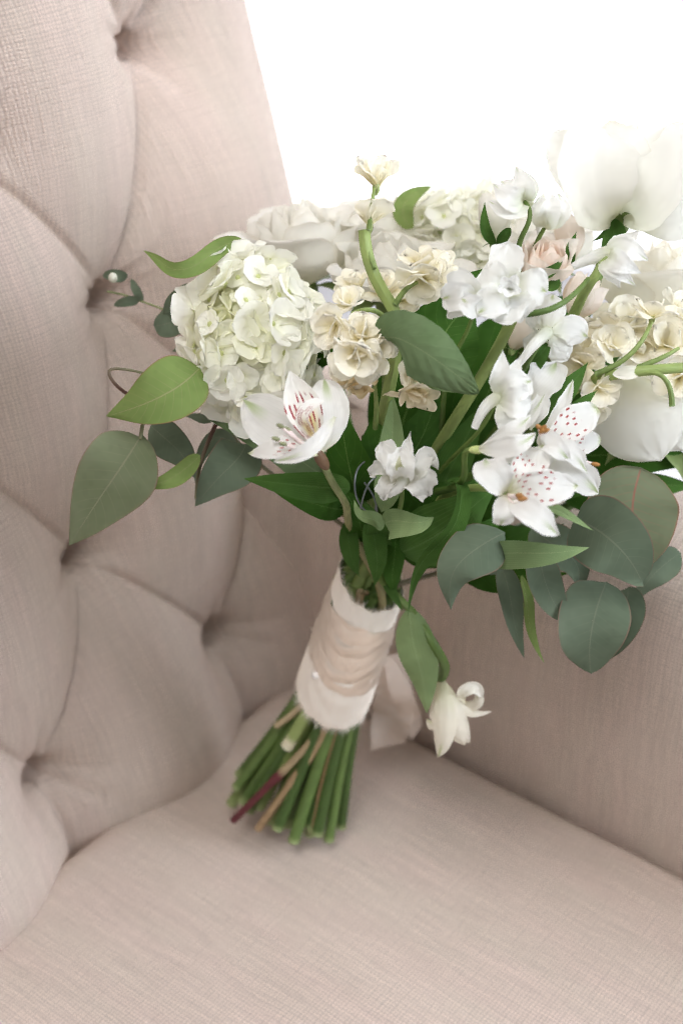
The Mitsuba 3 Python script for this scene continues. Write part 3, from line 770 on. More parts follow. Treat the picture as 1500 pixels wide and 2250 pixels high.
def dpet(parent, mid, w, kind="petal", spot=True, seed=0, cup=0.25, roll=0.0, ruffle=0.05, cols=PURE, **kw):
    add_blade(parent, "petal", "petal_skin", mid, w, kind, roll=roll, cup=cup, ruffle=ruffle, cols=cols, spot=(0.93, 0.07, SPOT) if spot else None, seed=seed, nu=19, nv=22, **kw)


def spur(parent, pts, r0, r1):
    v, f, uv = tube_surface(pts, [r0, r0 * 0.8, r1], 10, 18)
    m = Mesh(); m.add(v, f, uv, lerp_cols(uv[:, 1], PURE)); m.put(part(parent, "spur"), "petal_skin")


d1 = thing("delphinium", "white delphinium with a wide open front bloom on a thick green stem, centre right", "delphinium", DG)
b = part(d1, "bloom")
zc = 0.535
for i, (mid, w, rl) in enumerate((
        ([(1122, 632, zc + .008), (1112, 590, zc), (1118, 532, zc + .004)], 40, 0.1), ([(1128, 632, zc + .008), (1160, 628, zc), (1200, 640, zc + .006)], 42, 0.15),
        ([(1122, 640, zc + .008), (1110, 672, zc - .004), (1085, 706, zc - .004)], 44, -0.2), ([(1118, 634, zc + .008), (1085, 610, zc - .002), (1062, 590, zc + .004)], 36, 0.1),
        ([(1116, 640, zc + .008), (1085, 660, zc - .006), (1048, 690, zc - .008)], 38, -0.1), ([(1126, 642, zc + .006), (1140, 668, zc - .004), (1150, 700, zc - .002)], 34, 0.2))):
    dpet(b, mid, w, "blunt", i in (1, 4), 40 + i, 0.2, rl, 0.07)
for i, (dx, dy) in enumerate(((-14, -16), (8, -20), (14, 4), (-8, 12), (-20, 0), (2, -6))):
    dpet(b, [(1122, 634, zc + .002), (1122 + dx * 0.7, 634 + dy * 0.7, zc - .010), (1122 + dx * 1.6, 634 + dy * 1.6, zc - .012)], 13, "blunt", False, 60 + i, 0.5, 0, 0.1, [(0.80, 0.84, 0.62), (0.87, 0.87, 0.84), (0.88, 0.88, 0.86)])
b = part(d1, "bloom")
zc = 0.545
for i, (mid, w, rl) in enumerate((
        ([(1040, 660, zc), (1022, 625, zc - .014), (985, 625, zc - .006)], 30, 0.2), ([(1040, 662, zc), (1010, 650, zc - .020), (972, 655, zc - .008)], 32, 0.0), ([(1042, 664, zc), (1015, 672, zc - .016), (985, 678, zc - .004)], 28, -0.3),
        ([(1042, 655, zc), (1030, 622, zc - .006), (1008, 612, zc + .004)], 26, 0.3), ([(1045, 666, zc), (1032, 668, zc - .022), (1012, 655, zc - .020)], 26, 0.1))):
    dpet(b, mid, w, "blunt", i in (1, 4), 70 + i, 0.45, rl, 0.06)
b = part(d1, "bud")
zc = 0.56
for i, (mid, w, rl) in enumerate((
        ([(1150, 442, zc), (1110, 458, zc - .014), (1072, 440, zc - .006)], 28, -0.3), ([(1152, 440, zc), (1115, 430, zc - .018), (1082, 402, zc - .008)], 28, 0.0), ([(1156, 440, zc), (1150, 405, zc - .010), (1132, 364, zc - .004)], 26, 0.3),
        ([(1158, 440, zc), (1168, 420, zc - .004), (1140, 372, zc + .006)], 22, 0.5), ([(1150, 438, zc + .004), (1118, 412, zc + .010), (1100, 396, zc + .010)], 32, 0.1))):
    dpet(b, mid, w, "ovate", i != 3, 80 + i, 0.4, rl, 0.02)
spur(b, [at(1160, 440, zc), at(1178, 480, zc + .006), at(1184, 515, zc + .012)], 0.0022, 0.0010)
stem(d1, at(1152, 442, 0.558), 1.3e-3, "green", [at(1163, 462, 0.556), at(1160, 490, 0.556), at(1142, 530, 0.560), at(1140, 600, 0.565)], ground=False, name="flower_stalk")
b = part(d1, "bud")
zc = 0.566
for i, (x, w, rl) in enumerate(((1192, 22, 0.5), (1210, 24, 0.1), (1226, 22, -0.4), (1236, 15, -0.9))):
    dpet(b, [(1196, 500, zc), (x + (x - 1210) * 0.25, 462, zc - .014 + 0.004 * abs(i - 1)), (1226 if i > 1 else x + 2, 424, zc - .002)], w, "ovate", i == 2, 90 + i, 0.5, rl, 0.02)
stem(d1, at(1196, 500, 0.566), 1.3e-3, "green", [at(1180, 530, 0.57), at(1160, 590, 0.575)], ground=False, name="flower_stalk")
stem(d1, at(1150, 640, 0.562), 3.4e-3, "pale", [at(1118, 715, 0.566), at(1050, 840, 0.575), at(960, 985, 0.603), at(880, 1130, 0.642)], taper=0.9)
stem(d1, at(1040, 690, 0.556), 1.3e-3, "green", [at(1020, 740, 0.560), at(992, 790, 0.566), at(975, 870, 0.58), at(970, 960, 0.600)], ground=False, name="flower_stalk")

d2 = thing("delphinium", "white delphinium with a back turned spurred bloom at the right, on a thin arching stalk", "delphinium", DG)
b = part(d2, "bloom")
zc = 0.548
for i, (mid, w, rl) in enumerate((
        ([(1203, 728, zc), (1205, 690, zc + .004), (1215, 645, zc + .006)], 36, 0.1), ([(1208, 730, zc), (1248, 722, zc + .002), (1290, 740, zc + .008)], 36, 0.2), ([(1206, 734, zc), (1228, 762, zc + .004), (1245, 792, zc + .010)], 32, 0.2),
        ([(1200, 732, zc), (1180, 750, zc + .008), (1150, 745, zc + .014)], 30, -0.2), ([(1200, 728, zc), (1178, 700, zc + .010), (1155, 710, zc + .014)], 28, -0.2))):
    dpet(b, mid, w, "blunt", i < 2, 100 + i, -0.25, rl, 0.06)
spur(b, [at(1204, 728, zc - .003), at(1172, 758, zc - .008), at(1140, 800, zc - .006)], 0.0034, 0.0016)
stem(d2, at(1203, 733, 0.543), 1.4e-3, "green", [at(1178, 765, 0.543), at(1150, 810, 0.55)], ground=False, name="flower_stalk")
b = part(d2, "bloom")
zc = 0.552
for i, (mid, w, rl) in enumerate((
        ([(1332, 556, zc), (1378, 548, zc - .012), (1424, 572, zc - .006)], 30, 0.2), ([(1332, 560, zc), (1368, 580, zc - .020), (1408, 600, zc - .012)], 27, 0.0), ([(1332, 562, zc), (1356, 592, zc - .018), (1396, 628, zc - .010)], 24, -0.1),
        ([(1330, 562, zc), (1342, 596, zc - .012), (1362, 632, zc - .004)], 23, -0.3), ([(1334, 556, zc + .004), (1372, 535, zc + .006), (1405, 505, zc + .004)], 26, 0.3))):
    dpet(b, mid, w, "ovate", i in (0, 2), 110 + i, 0.25, rl, 0.04)
spur(b, [at(1336, 556, zc), at(1300, 566, zc - .004), at(1258, 586, zc - .004)], 0.0040, 0.0018)
stem(d2, at(1330, 566, 0.549), 2.6e-3, "pale", [at(1308, 605, 0.548), at(1292, 628, 0.552), at(1255, 700, 0.57), at(1200, 800, 0.59)], ground=False)
stem(d2, at(1292, 612, 0.545), 1.4e-3, "green", [at(1250, 655, 0.535), at(1200, 682, 0.530), at(1152, 690, 0.535)], ground=False, name="flower_stalk")
dpet(b, [(1150, 682, 0.532), (1140, 695, 0.530), (1146, 708, 0.530)], 10, "blunt", False, 119)
stem(d2, at(1200, 800, 0.59), 2.6e-3, "green", [at(1080, 960, 0.62), at(900, 1160, 0.648)])

d3 = thing("delphinium", "white delphinium with a spiky side bloom and a wilted grey white bloom below it", "delphinium", DG)
b = part(d3, "bloom")
zc = 0.530
for i, (mid, w, rl, kd) in enumerate((
        ([(1092, 872, zc), (1100, 825, zc - .008), (1104, 768, zc - .004)], 24, 0.1, "lance"), ([(1094, 872, zc), (1122, 830, zc + .002), (1142, 782, zc + .006)], 22, 0.2, "lance"), ([(1096, 874, zc), (1130, 850, zc - .010), (1168, 836, zc - .006)], 36, 0.1, "petal"),
        ([(1096, 876, zc), (1130, 880, zc - .012), (1166, 878, zc - .006)], 38, -0.1, "blunt"), ([(1094, 878, zc), (1115, 912, zc - .008), (1140, 935, zc)], 34, -0.2, "blunt"))):
    dpet(b, mid, w, kd, i == 2, 120 + i, 0.25, rl, 0.06)
spur(b, [at(1092, 874, zc), at(1066, 894, zc - .004), at(1042, 940, zc - .002)], 0.0034, 0.0018)
stem(d3, at(1090, 876, 0.528), 1.3e-3, "green", [at(1070, 920, 0.536), at(1010, 990, 0.57), at(900, 1130, 0.645)])
b = part(d3, "bloom")
zc = 0.548
WL = [(0.70, 0.70, 0.56), (0.78, 0.77, 0.73), (0.80, 0.79, 0.76)]
for i, (mid, w, rl, kd) in enumerate((
        ([(880, 1050, zc), (862, 1015, zc - .016), (838, 972, zc - .008)], 30, -0.1, "blunt"), ([(884, 1048, zc), (890, 1005, zc - .014), (902, 950, zc - .004)], 22, 0.2, "lance"), ([(880, 1052, zc - .002), (880, 1025, zc - .024), (880, 985, zc - .018)], 34, 0.0, "blunt"),
        ([(872, 1048, zc), (840, 1030, zc - .006), (812, 1042, zc + .002)], 20, -0.4, "petal"), ([(872, 1050, zc), (845, 1070, zc - .012), (842, 1100, zc - .008)], 20, -0.4, "petal"), ([(890, 1044, zc), (925, 1030, zc - .016), (940, 1000, zc - .006), (962, 1032, zc - .004)], 22, 0.2, "petal"), ([(890, 1050, zc), (922, 1058, zc - .016), (942, 1088, zc - .008)], 38, 0.2, "petal"))):
    dpet(b, mid, w * 0.9, kd, False, 130 + i, 0.45, rl, 0.16, cols=WL)
dpet(b, [(880, 1030, zc - .020), (876, 1018, zc - .026), (878, 1000, zc - .026)], 9, "ovate", False, 140, 0.5, 0, 0.1, cols=[(0.45, 0.50, 0.22), (0.5, 0.5, 0.3), (0.66, 0.64, 0.5)])
spur(b, [at(886, 1045, zc - .010), at(880, 1066, zc - .012), at(852, 1086, zc - .010)], 0.0034, 0.0022)
stem(d3, at(884, 1052, 0.552), 1.4e-3, "green", [at(880, 1110, 0.58), at(850, 1180, 0.63)], ground=False, name="flower_stalk")


# ---- stock: cream ruffled blossoms on a bent spike
def stock_bloom(parent, pos, axis, Lpx, seed, n=9, wilt=0.0, nm="blossom", openness=1.0):
    b = part(parent, nm)
    rng = np.random.default_rng(seed)
    c = at(*pos); Fr = frame(cv(*axis)); L = plen(Lpx * 1.28, pos[2])
    cols = [np.array(a) * (1 - wilt) + np.array(w) * wilt for a, w in zip(STOCKC, WILT)]
    for i in range(n):
        lay = i / n
        az = i * 2.39996 + rng.normal(0, 0.35)
        p1 = openness * (0.55 + 1.25 * lay + rng.normal(0, 0.40))
        Li = L * (0.7 + 0.4 * lay) * rng.uniform(0.85, 1.12)
        tint = rng.uniform(0.94, 1.0)
        m = Mesh(); m.add(*petal(c, Fr, az, Li, Li * rng.uniform(0.40, 0.60), openness * (0.30 + 0.85 * lay), p1 + 0.5 * wilt, "blunt", cup=rng.uniform(-0.15, 0.5), ruffle=0.075 + 0.06 * wilt, cols=[x * tint for x in cols], seed=seed * 20 + i, twist=rng.normal(0, 0.5), notch=0.12, nu=11, nv=13))
        m.put(part(b, "petal"), "petal_skin")
    for q in range(4):
        m = Mesh(); m.add(*petal(c - Fr[:, 2] * L * 0.22, Fr, q * 1.57 + 0.3, L * 0.42, L * 0.11, 0.25, 0.25, "lance", 0.5, 0, cols=[(0.28, 0.36, 0.13), (0.36, 0.42, 0.18), (0.50, 0.50, 0.26)], seed=q, r0=L * 0.03))
        m.put(part(b, "calyx"), "painted_part")
    return c


s1 = thing("stock_flower", "cream stock flower spike with a bent thick stem in the middle of the bouquet", "stock flower", DG)
zs = 0.555
for i, (p, ax, L, n, wl) in enumerate((
        ((826, 412, zs), (0.0, 0.95, 0.2), 62, 8, 0.0), ((812, 498, zs), (0.0, 0.95, 0.1), 58, 8, 0.05), ((925, 608, zs), (0.1, -0.6, 0.75), 56, 10, 0.05), ((925, 590, zs + .004), (0.05, 0.85, 0.4), 52, 8, 0.1), ((955, 600, zs), (0.6, 0.3, 0.6), 46, 8, 0.0),
        ((768, 672, zs), (-0.1, 0.7, 0.65), 46, 8, 0.05), ((738, 715, zs - .012), (-0.55, -0.15, 0.8), 50, 9, 0.05), ((790, 745, zs - .014), (0.1, 0.45, 0.85), 54, 9, 0.15), ((785, 770, zs - .018), (-0.05, -0.55, 0.8), 58, 11, 0.05), ((825, 765, zs - .012), (0.6, -0.1, 0.75), 44, 8, 0.1),
        ((765, 810, zs - .004), (-0.5, -0.5, 0.6), 44, 8, 0.1), ((840, 650, zs + .016), (0.2, 0.7, 0.6), 56, 9, 0.05), ((880, 660, zs + .020), (0.4, 0.5, 0.7), 46, 8, 0.1), ((790, 635, zs + .012), (-0.4, 0.7, 0.5), 48, 8, 0.05))):
    stock_bloom(s1, p, ax, L, 200 + i, n, wl, openness=0.5 if i < 2 else 1.0)
stock_bloom(s1, (782, 830, zs - .004), (0.05, -0.9, 0.4), 40, 230, 9, 1.0, "withered_blossom")
labels[s1 + "__withered_blossom"] = {"label": "brown withered blossom hanging under the cream ones"}
stock_bloom(s1, (910, 850, zs - .002), (0.0, -0.9, 0.45), 52, 231, 9, 0.55, "withered_blossom")
stock_bloom(s1, (905, 835, zs), (0.4, 0.3, 0.85), 42, 232, 7, 0.35)
stem(s1, at(800, 506, 0.556), 3.4e-3, "pale", [at(806, 556, 0.556), at(836, 632, 0.556), at(868, 690, 0.556), at(872, 745, 0.560), at(855, 850, 0.575), at(832, 960, 0.61), at(815, 1130, 0.645)], taper=0.95)
stem(s1, at(824, 400, 0.556), 1.0e-3, "pale", [at(818, 440, 0.552), at(810, 505, 0.554)], ground=False, name="flower_stalk")
stem(s1, at(800, 515, 0.556), 0.9e-3, "pale", [at(812, 560, 0.554), at(822, 590, 0.552)], ground=False, name="flower_stalk")
stem(s1, at(775, 688, 0.545), 1.3e-3, "pale", [at(806, 680, 0.541), at(836, 690, 0.545), at(850, 720, 0.553)], ground=False, name="flower_stalk")
stem(s1, at(916, 620, 0.552), 1.3e-3, "pale", [at(895, 632, 0.551), at(868, 668, 0.553)], ground=False, name="flower_stalk")
stem(s1, at(822, 834, 0.556), 1.2e-3, "pale", [at(826, 880, 0.562), at(824, 940, 0.58)], ground=False, name="flower_stalk")

s2 = thing("stock_flower", "cream stock flower spike reaching out at the right edge with thin green stalks", "stock flower", DG)
zs = 0.572
for i, (p, ax, L, n, wl) in enumerate((
        ((1432, 700, zs - .010), (0.05, 0.9, 0.3), 52, 7, 0.1), ((1300, 770, zs), (-0.3, 0.4, 0.8), 52, 10, 0.1), ((1340, 760, zs - .004), (0.3, 0.3, 0.85), 50, 10, 0.05), ((1320, 740, zs + .006), (0.0, 0.85, 0.4), 50, 9, 0.05), ((1375, 720, zs + .012), (0.0, 0.7, 0.6), 58, 10, 0.0),
        ((1400, 770, zs + .010), (0.1, 0.3, 0.9), 62, 10, 0.0), ((1460, 760, zs + .006), (0.2, 0.4, 0.85), 60, 10, 0.1), ((1490, 700, zs + .012), (0.4, 0.6, 0.6), 56, 9, 0.0), ((1280, 800, zs - .004), (-0.5, -0.2, 0.7), 46, 9, 0.25), ((1310, 850, zs - .010), (0.2, -0.3, 0.8), 46, 7, 0.1), ((1300, 890, zs), (0.1, -0.5, 0.7), 42, 7, 0.05), ((1490, 830, zs + .012), (0.1, -0.3, 0.9), 60, 9, 0.05))):
    stock_bloom(s2, p, ax, L, 260 + i, n, wl)
stem(s2, at(1520, 806, 0.555), 3.0e-3, "pale", [at(1440, 812, 0.552), at(1380, 818, 0.554), at(1300, 835, 0.57), at(1180, 930, 0.61), at(920, 1170, 0.652)], taper=0.9)
stem(s2, at(1430, 708, 0.560), 1.3e-3, "pale", [at(1412, 745, 0.556), at(1370, 790, 0.556), at(1308, 822, 0.56)], ground=False, name="flower_stalk")
stem(s2, at(1490, 765, 0.560), 1.2e-3, "pale", [at(1455, 785, 0.556), at(1400, 808, 0.556)], ground=False, name="flower_stalk")
stem(s2, at(1395, 820, 0.553), 1.2e-3, "pale", [at(1450, 824, 0.548), at(1470, 850, 0.548), at(1476, 892, 0.550)], ground=False, name="flower_stalk")
add_blade(s2, "petal", "petal_skin", [(1405, 815, 0.556), (1385, 818, 0.550), (1345, 822, 0.552)], 15, "petal", cols=CREAM, cup=0.4)

# ---- alstroemeria
def anther(parent, pts, col):
    p = [at(*q) for q in pts]
    v, f, uv = tube_surface(p, 0.0007, 6, 12)
    m = Mesh(); m.add(v, f, uv, (0.82, 0.70, 0.68)); m.put(part(parent, "filament"), "painted_part")
    dr_ = unit(p[-1] - p[-2])
    m = Mesh(); m.add(*blob(p[-1], [0.0011, 0.0011, 0.0022], frame(unit(dr_ + 0.6 * RIGHT * np.sign(dr_ @ RIGHT))), 8, col)); m.put(part(parent, "anther"), "painted_part")


a1 = thing("alstroemeria", "white alstroemeria with wine red streaks in front of the hydrangea", "alstroemeria", DG)
zc = 0.532
add_blade(a1, "petal", "ribbed_petal", [(702, 1000, zc + .004), (640, 950, zc + .014), (585, 915, zc + .016), (535, 878, zc + .020)], 58, "petal", roll=0.05, cup=0.18, wave=0.05, ruffle=0.03, seed=1, nv=30, nu=17, wl=1.1, wr=0.95)
add_blade(a1, "petal", "streaked_petal", [(700, 990, zc - .002), (680, 930, zc - .006), (660, 880, zc - .004), (636, 814, zc - .004)], 40, "pointed", roll=0.05, cup=0.30, wave=0.02, seed=2, nv=36, nu=17)
add_blade(a1, "petal", "streaked_petal", [(702, 990, zc - .006), (676, 940, zc - .018), (668, 912, zc - .022), (690, 888, zc - .020), (712, 880, zc - .014)], 17, "pointed", roll=0.5, cup=0.5, seed=3, nv=26)
add_blade(a1, "petal", "ribbed_petal", [(704, 995, zc + .004), (724, 940, zc + .006), (722, 885, zc + .006), (712, 832, zc + .010)], 44, "petal", roll=-0.35, cup=0.25, wave=0.06, ruffle=0.04, seed=4, nv=28, nu=15)
add_blade(a1, "petal", "speckled_petal", [(700, 1000, zc), (650, 985, zc - .014), (600, 988, zc - .016), (546, 996, zc - .008)], 30, "pointed", roll=-0.65, cup=0.2, wave=0.05, ruffle=0.05, seed=5, nv=28, nu=13)
add_blade(a1, "petal", "ribbed_petal", [(735, 915, zc - .008), (712, 950, zc - .018), (672, 990, zc - .022), (602, 1014, zc - .018)], 19, "petal", roll=0.35, cup=0.2, wave=0.06, ruffle=0.06, seed=6, nv=28, nu=13)
for i, (x, y, zz) in enumerate(((616, 936, zc - .016), (606, 964, zc - .018), (622, 975, zc - .020), (631, 943, zc - .012))):
    anther(a1, [(696, 988, zc), ((696 + x) / 2 + 4, (988 + y) / 2 + 10, zc - .012), (x, y, zz)], (0.20, 0.21, 0.11))
m = Mesh(); m.add(*blob(at(706, 1010, zc + .002), [0.0030, 0.0030, 0.0070], frame(unit(at(740, 1060, zc + .01) - at(700, 995, zc))), 10, (0.15, 0.085, 0.045))); m.put(part(a1, "receptacle"), "painted_part")
stem(a1, at(708, 1014, zc + .003), 2.3e-3, "brown", [at(730, 1060, 0.55), at(760, 1110, 0.58), at(782, 1190, 0.632)])
add_blade(a1, "leaf", "lily_leaf", [(770, 1075, 0.572), (700, 1070, 0.552), (620, 1062, 0.545), (534, 1052, 0.552)], 36, "ovate", roll=0.25, fold=0.15, wave=0.03, seed=11)
add_blade(a1, "leaf", "lily_leaf_pale", [(838, 1125, 0.585), (850, 1080, 0.575), (862, 950, 0.575), (862, 858, 0.580)], 32, "lance", fold=0.25, seed=12)
add_blade(a1, "leaf", "lily_leaf_pale", [(846, 1150, 0.575), (880, 1145, 0.550), (920, 1148, 0.545), (952, 1136, 0.552)], 36, "ovate", roll=0.15, cup=0.15, wave=0.03, wl=0.75, wr=1.2, seed=14)
add_blade(a1, "leaf", "lily_leaf_pale", [(842, 1160, 0.585), (815, 1140, 0.570), (790, 1130, 0.565), (778, 1098, 0.570)], 18, "ovate", roll=-0.4, cup=0.3, seed=15)

a2 = thing("alstroemeria", "cluster of white alstroemeria blossoms with brown red speckles at the lower right", "alstroemeria", DG)
OR = (0.34, 0.16, 0.045)


def bloom(parent, petals, bs, seed):
    b = part(parent, "blossom")
    for i, (mid, w, kd, rl, sk) in enumerate(petals):
        add_blade(b, "petal", sk, mid, w * 0.88, "pointed" if kd == "petal" and i % 2 else kd, roll=(rl - 0.15, rl + 0.2), cup=0.26, wave=0.06, ruffle=0.04, seed=seed + i, nv=34, nu=21)
    return b


zc = 0.512
b = bloom(a2, (
    ([(1118, 1085, zc), (1165, 1072, zc - .010), (1215, 1070, zc - .010), (1268, 1068, zc - .002)], 44, "pointed", -0.1, "speckled_petal"),
    ([(1116, 1080, zc), (1142, 1045, zc - .004), (1170, 1015, zc), (1192, 978, zc + .008)], 42, "petal", 0.15, "speckled_petal"),
    ([(1120, 1078, zc + .006), (1170, 1045, zc + .010), (1215, 1030, zc + .012), (1256, 1012, zc + .018)], 46, "petal", 0.0, "ribbed_petal"),
    ([(1112, 1080, zc), (1095, 1055, zc - .010), (1075, 1030, zc - .010), (1066, 1008, zc - .002)], 44, "petal", -0.2, "ribbed_petal"),
    ([(1112, 1088, zc), (1106, 1110, zc - .008), (1105, 1135, zc - .010), (1098, 1154, zc - .004)], 28, "petal", 0.2, "ribbed_petal"),
    ([(1118, 1092, zc), (1150, 1115, zc - .016), (1185, 1140, zc - .018), (1226, 1176, zc - .008)], 36, "petal", 0.3, "ribbed_petal")), None, 300)
for x, y in ((1140, 1088), (1147, 1094), (1152, 1096), (1144, 1096)):
    anther(b, [(1116, 1086, zc), ((1116 + x) / 2, (1086 + y) / 2 + 2, zc - .010), (x, y, zc - .014)], OR)
anther(b, [(1116, 1088, zc), (1128, 1105, zc - .010), (1136, 1102, zc - .012)], (0.80, 0.76, 0.70))
stem(a2, at(1114, 1088, zc + .004), 2.2e-3, "pale", [at(1080, 1075, 0.545), at(1000, 1080, 0.59), at(880, 1180, 0.645)])
zc = 0.532
b = bloom(a2, (
    ([(1188, 985, zc), (1228, 955, zc - .006), (1268, 925, zc - .004), (1312, 898, zc + .004)], 42, "petal", 0.0, "speckled_petal"),
    ([(1190, 980, zc + .004), (1222, 920, zc + .004), (1242, 880, zc + .006), (1258, 834, zc + .012)], 17, "strap", 0.2, "ribbed_petal"),
    ([(1192, 990, zc), (1240, 975, zc - .004), (1280, 970, zc - .002), (1320, 968, zc + .006)], 30, "petal", -0.2, "speckled_petal"),
    ([(1190, 990, zc), (1235, 985, zc - .018), (1260, 1000, zc - .016), (1290, 1040, zc - .008)], 26, "petal", 0.3, "ribbed_petal"),
    ([(1192, 995, zc), (1240, 1020, zc - .010), (1280, 1050, zc - .006), (1314, 1084, zc + .002)], 38, "petal", 0.1, "ribbed_petal"),
    ([(1188, 985, zc - .004), (1205, 970, zc - .020), (1225, 985, zc - .024), (1250, 1012, zc - .016)], 28, "petal", 0.1, "ribbed_petal")), None, 320)
for x, y in ((1183, 938), (1193, 940), (1199, 946), (1190, 947)):
    anther(b, [(1192, 985, zc - .004), (1186, 958, zc - .014), (x, y, zc - .018)], OR)
anther(b, [(1200, 990, zc), (1270, 1010, zc), (1308, 1020, zc - .004)], OR)
stem(a2, at(1190, 985, zc + .004), 2.0e-3, "green", [at(1120, 1010, 0.56), at(1000, 1060, 0.60)], ground=False, name="flower_stalk")
zc = 0.524
b = bloom(a2, (
    ([(1046, 988, zc), (1090, 970, zc - .006), (1130, 945, zc - .010), (1166, 912, zc - .004)], 24, "pointed", 0.3, "ribbed_petal"),
    ([(1046, 988, zc), (1090, 985, zc - .010), (1135, 978, zc - .016), (1176, 952, zc - .010)], 27, "petal", 0.0, "ribbed_petal"),
    ([(1046, 990, zc), (1100, 990, zc - .006), (1150, 1000, zc - .006), (1204, 1012, zc + .002)], 27, "pointed", -0.2, "ribbed_petal"),
    ([(1046, 988, zc + .002), (1120, 955, zc + .004), (1168, 910, zc + .004), (1196, 866, zc + .008)], 22, "pointed", 0.4, "ribbed_petal")), None, 340)
m = Mesh(); m.add(*blob(at(1048, 988, zc), [0.0021, 0.0021, 0.0042], frame(RIGHT), 8, (0.42, 0.48, 0.18))); m.put(part(b, "ovary"), "painted_part")
stem(a2, at(1044, 989, zc), 1.7e-3, "green", [at(1024, 992, 0.532), at(1020, 1040, 0.55), at(960, 1080, 0.60)], ground=False, name="flower_stalk")
b = bloom(a2, (
    ([(1150, 880, 0.556), (1180, 850, 0.550), (1200, 830, 0.550), (1222, 795, 0.556)], 48, "petal", 0.1, "ribbed_petal"),
    ([(1165, 945, 0.55), (1178, 915, 0.546), (1188, 890, 0.548), (1194, 850, 0.552)], 24, "petal", 0.1, "ribbed_petal")), None, 350)
add_blade(a2, "leaf", "lily_leaf", [(1140, 830, 0.565), (1165, 800, 0.553), (1190, 775, 0.550), (1210, 745, 0.554)], 24, "lance", fold=0.2, seed=21)
add_blade(a2, "leaf", "lily_leaf", [(1180, 970, 0.566), (1205, 905, 0.555), (1250, 850, 0.553), (1292, 795, 0.560)], 28, "lance", fold=0.2, seed=22)
add_blade(a2, "leaf", "lily_leaf", [(1215, 950, 0.560), (1250, 915, 0.550), (1280, 885, 0.548), (1312, 857, 0.552)], 18, "lance", fold=0.2, seed=23)
add_blade(a2, "leaf", "lily_leaf_pale", [(1150, 1105, 0.535), (1200, 1112, 0.528), (1250, 1135, 0.528), (1304, 1167, 0.535)], 13, "lance", roll=0.6, fold=0.3, seed=24)
add_blade(a2, "leaf", "lily_leaf", [(975, 1060, 0.58), (1012, 1080, 0.556), (1000, 1150, 0.552), (935, 1225, 0.565), (895, 1358, 0.600)], 22, "lance", roll=(0.9, 0.5, 0.9), fold=0.5, seed=25, nv=40)
add_blade(a2, "leaf", "lily_leaf_pale", [(1062, 1222, 0.575), (1130, 1215, 0.552), (1210, 1215, 0.548), (1294, 1203, 0.556)], 36, "ovate", roll=-0.1, cup=0.15, wl=0.8, wr=1.0, seed=26)
add_blade(a2, "leaf", "lily_leaf", [(880, 1215, 0.62), (960, 1175, 0.59), (1030, 1120, 0.570), (1090, 1070, 0.575)], 74, "ovate", roll=-0.15, cup=-0.15, seed=27, nv=30)
add_blade(a2, "leaf", "lily_leaf", [(935, 1130, 0.625), (985, 1040, 0.602), (1030, 950, 0.592), (1075, 875, 0.592)], 42, "lance", roll=0.1, fold=0.2, seed=28, nv=30)
add_blade(a2, "leaf", "lily_leaf_pale", [(1140, 1050, 0.535), (1120, 1035, 0.522), (1105, 1028, 0.518)], 16, "ovate", cup=0.3, seed=29)

a3 = thing("alstroemeria", "drooping half closed alstroemeria hanging beside the ribbon, above the seat", "alstroemeria", DG)
stem(a3, at(822, 1250, 0.640), 2.6e-3, "green", [at(860, 1300, 0.632), at(905, 1345, 0.630), at(950, 1412, 0.622), at(976, 1462, 0.634), at(969, 1488, 0.648)], ground=False)
add_blade(a3, "leaf", "lily_leaf_pale", [(900, 1335, 0.630), (905, 1400, 0.622), (925, 1480, 0.628), (938, 1568, 0.645)], 47, "ovate", roll=-0.15, cup=-0.2, seed=31, nv=40, wr=0.85, wave=0.05)
add_blade(a3, "leaf", "lily_leaf", [(840, 1262, 0.638), (862, 1300, 0.628), (885, 1345, 0.625)], 14, "ovate", roll=-0.4, fold=0.2, seed=32)
b = part(a3, "blossom")
zc = 0.652
for i, (mid, w, kd, rl) in enumerate((
        ([(968, 1485, zc), (985, 1540, zc - .010), (1000, 1590, zc - .012), (1020, 1638, zc - .006)], 30, "petal", 0.1), ([(966, 1485, zc), (975, 1550, zc - .012), (975, 1610, zc - .014), (962, 1664, zc - .008)], 28, "petal", -0.1),
        ([(968, 1485, zc + .004), (992, 1545, zc + .004), (1010, 1590, zc), (1032, 1634, zc + .002)], 26, "petal", 0.3), ([(964, 1490, zc), (958, 1540, zc - .004), (950, 1590, zc - .004), (938, 1580, zc)], 18, "petal", -0.4),
        ([(970, 1490, zc), (1000, 1540, zc - .004), (1030, 1565, zc - .004), (1080, 1564, zc)], 11, "strap", 0.3), ([(990, 1540, zc), (1020, 1550, zc), (1045, 1545, zc - .004), (1050, 1515, zc)], 16, "petal", 0.4))):
    add_blade(b, "petal", "petal_skin", mid, w * 0.9, kd, roll=rl, cup=-0.4, wave=0.08, ruffle=0.05, seed=360 + i, nv=30, nu=17, cols=[(0.72, 0.72, 0.50), (0.84, 0.80, 0.69), (0.82, 0.77, 0.66)], spot=(0.95, 0.10, SPOT) if i % 2 else None)
add_blade(b, "petal", "petal_skin", [(1022, 1545, zc - .002), (1018, 1520, zc - .010), (1042, 1512, zc - .010), (1058, 1532, zc - .006)], 14, "petal", cup=0.5, cols=CREAM, seed=370)
m = Mesh(); m.add(*blob(at(969, 1484, zc), [0.0034, 0.0034, 0.0055], frame(UP), 8, (0.10, 0.15, 0.05))); m.put(part(b, "ovary"), "painted_part")

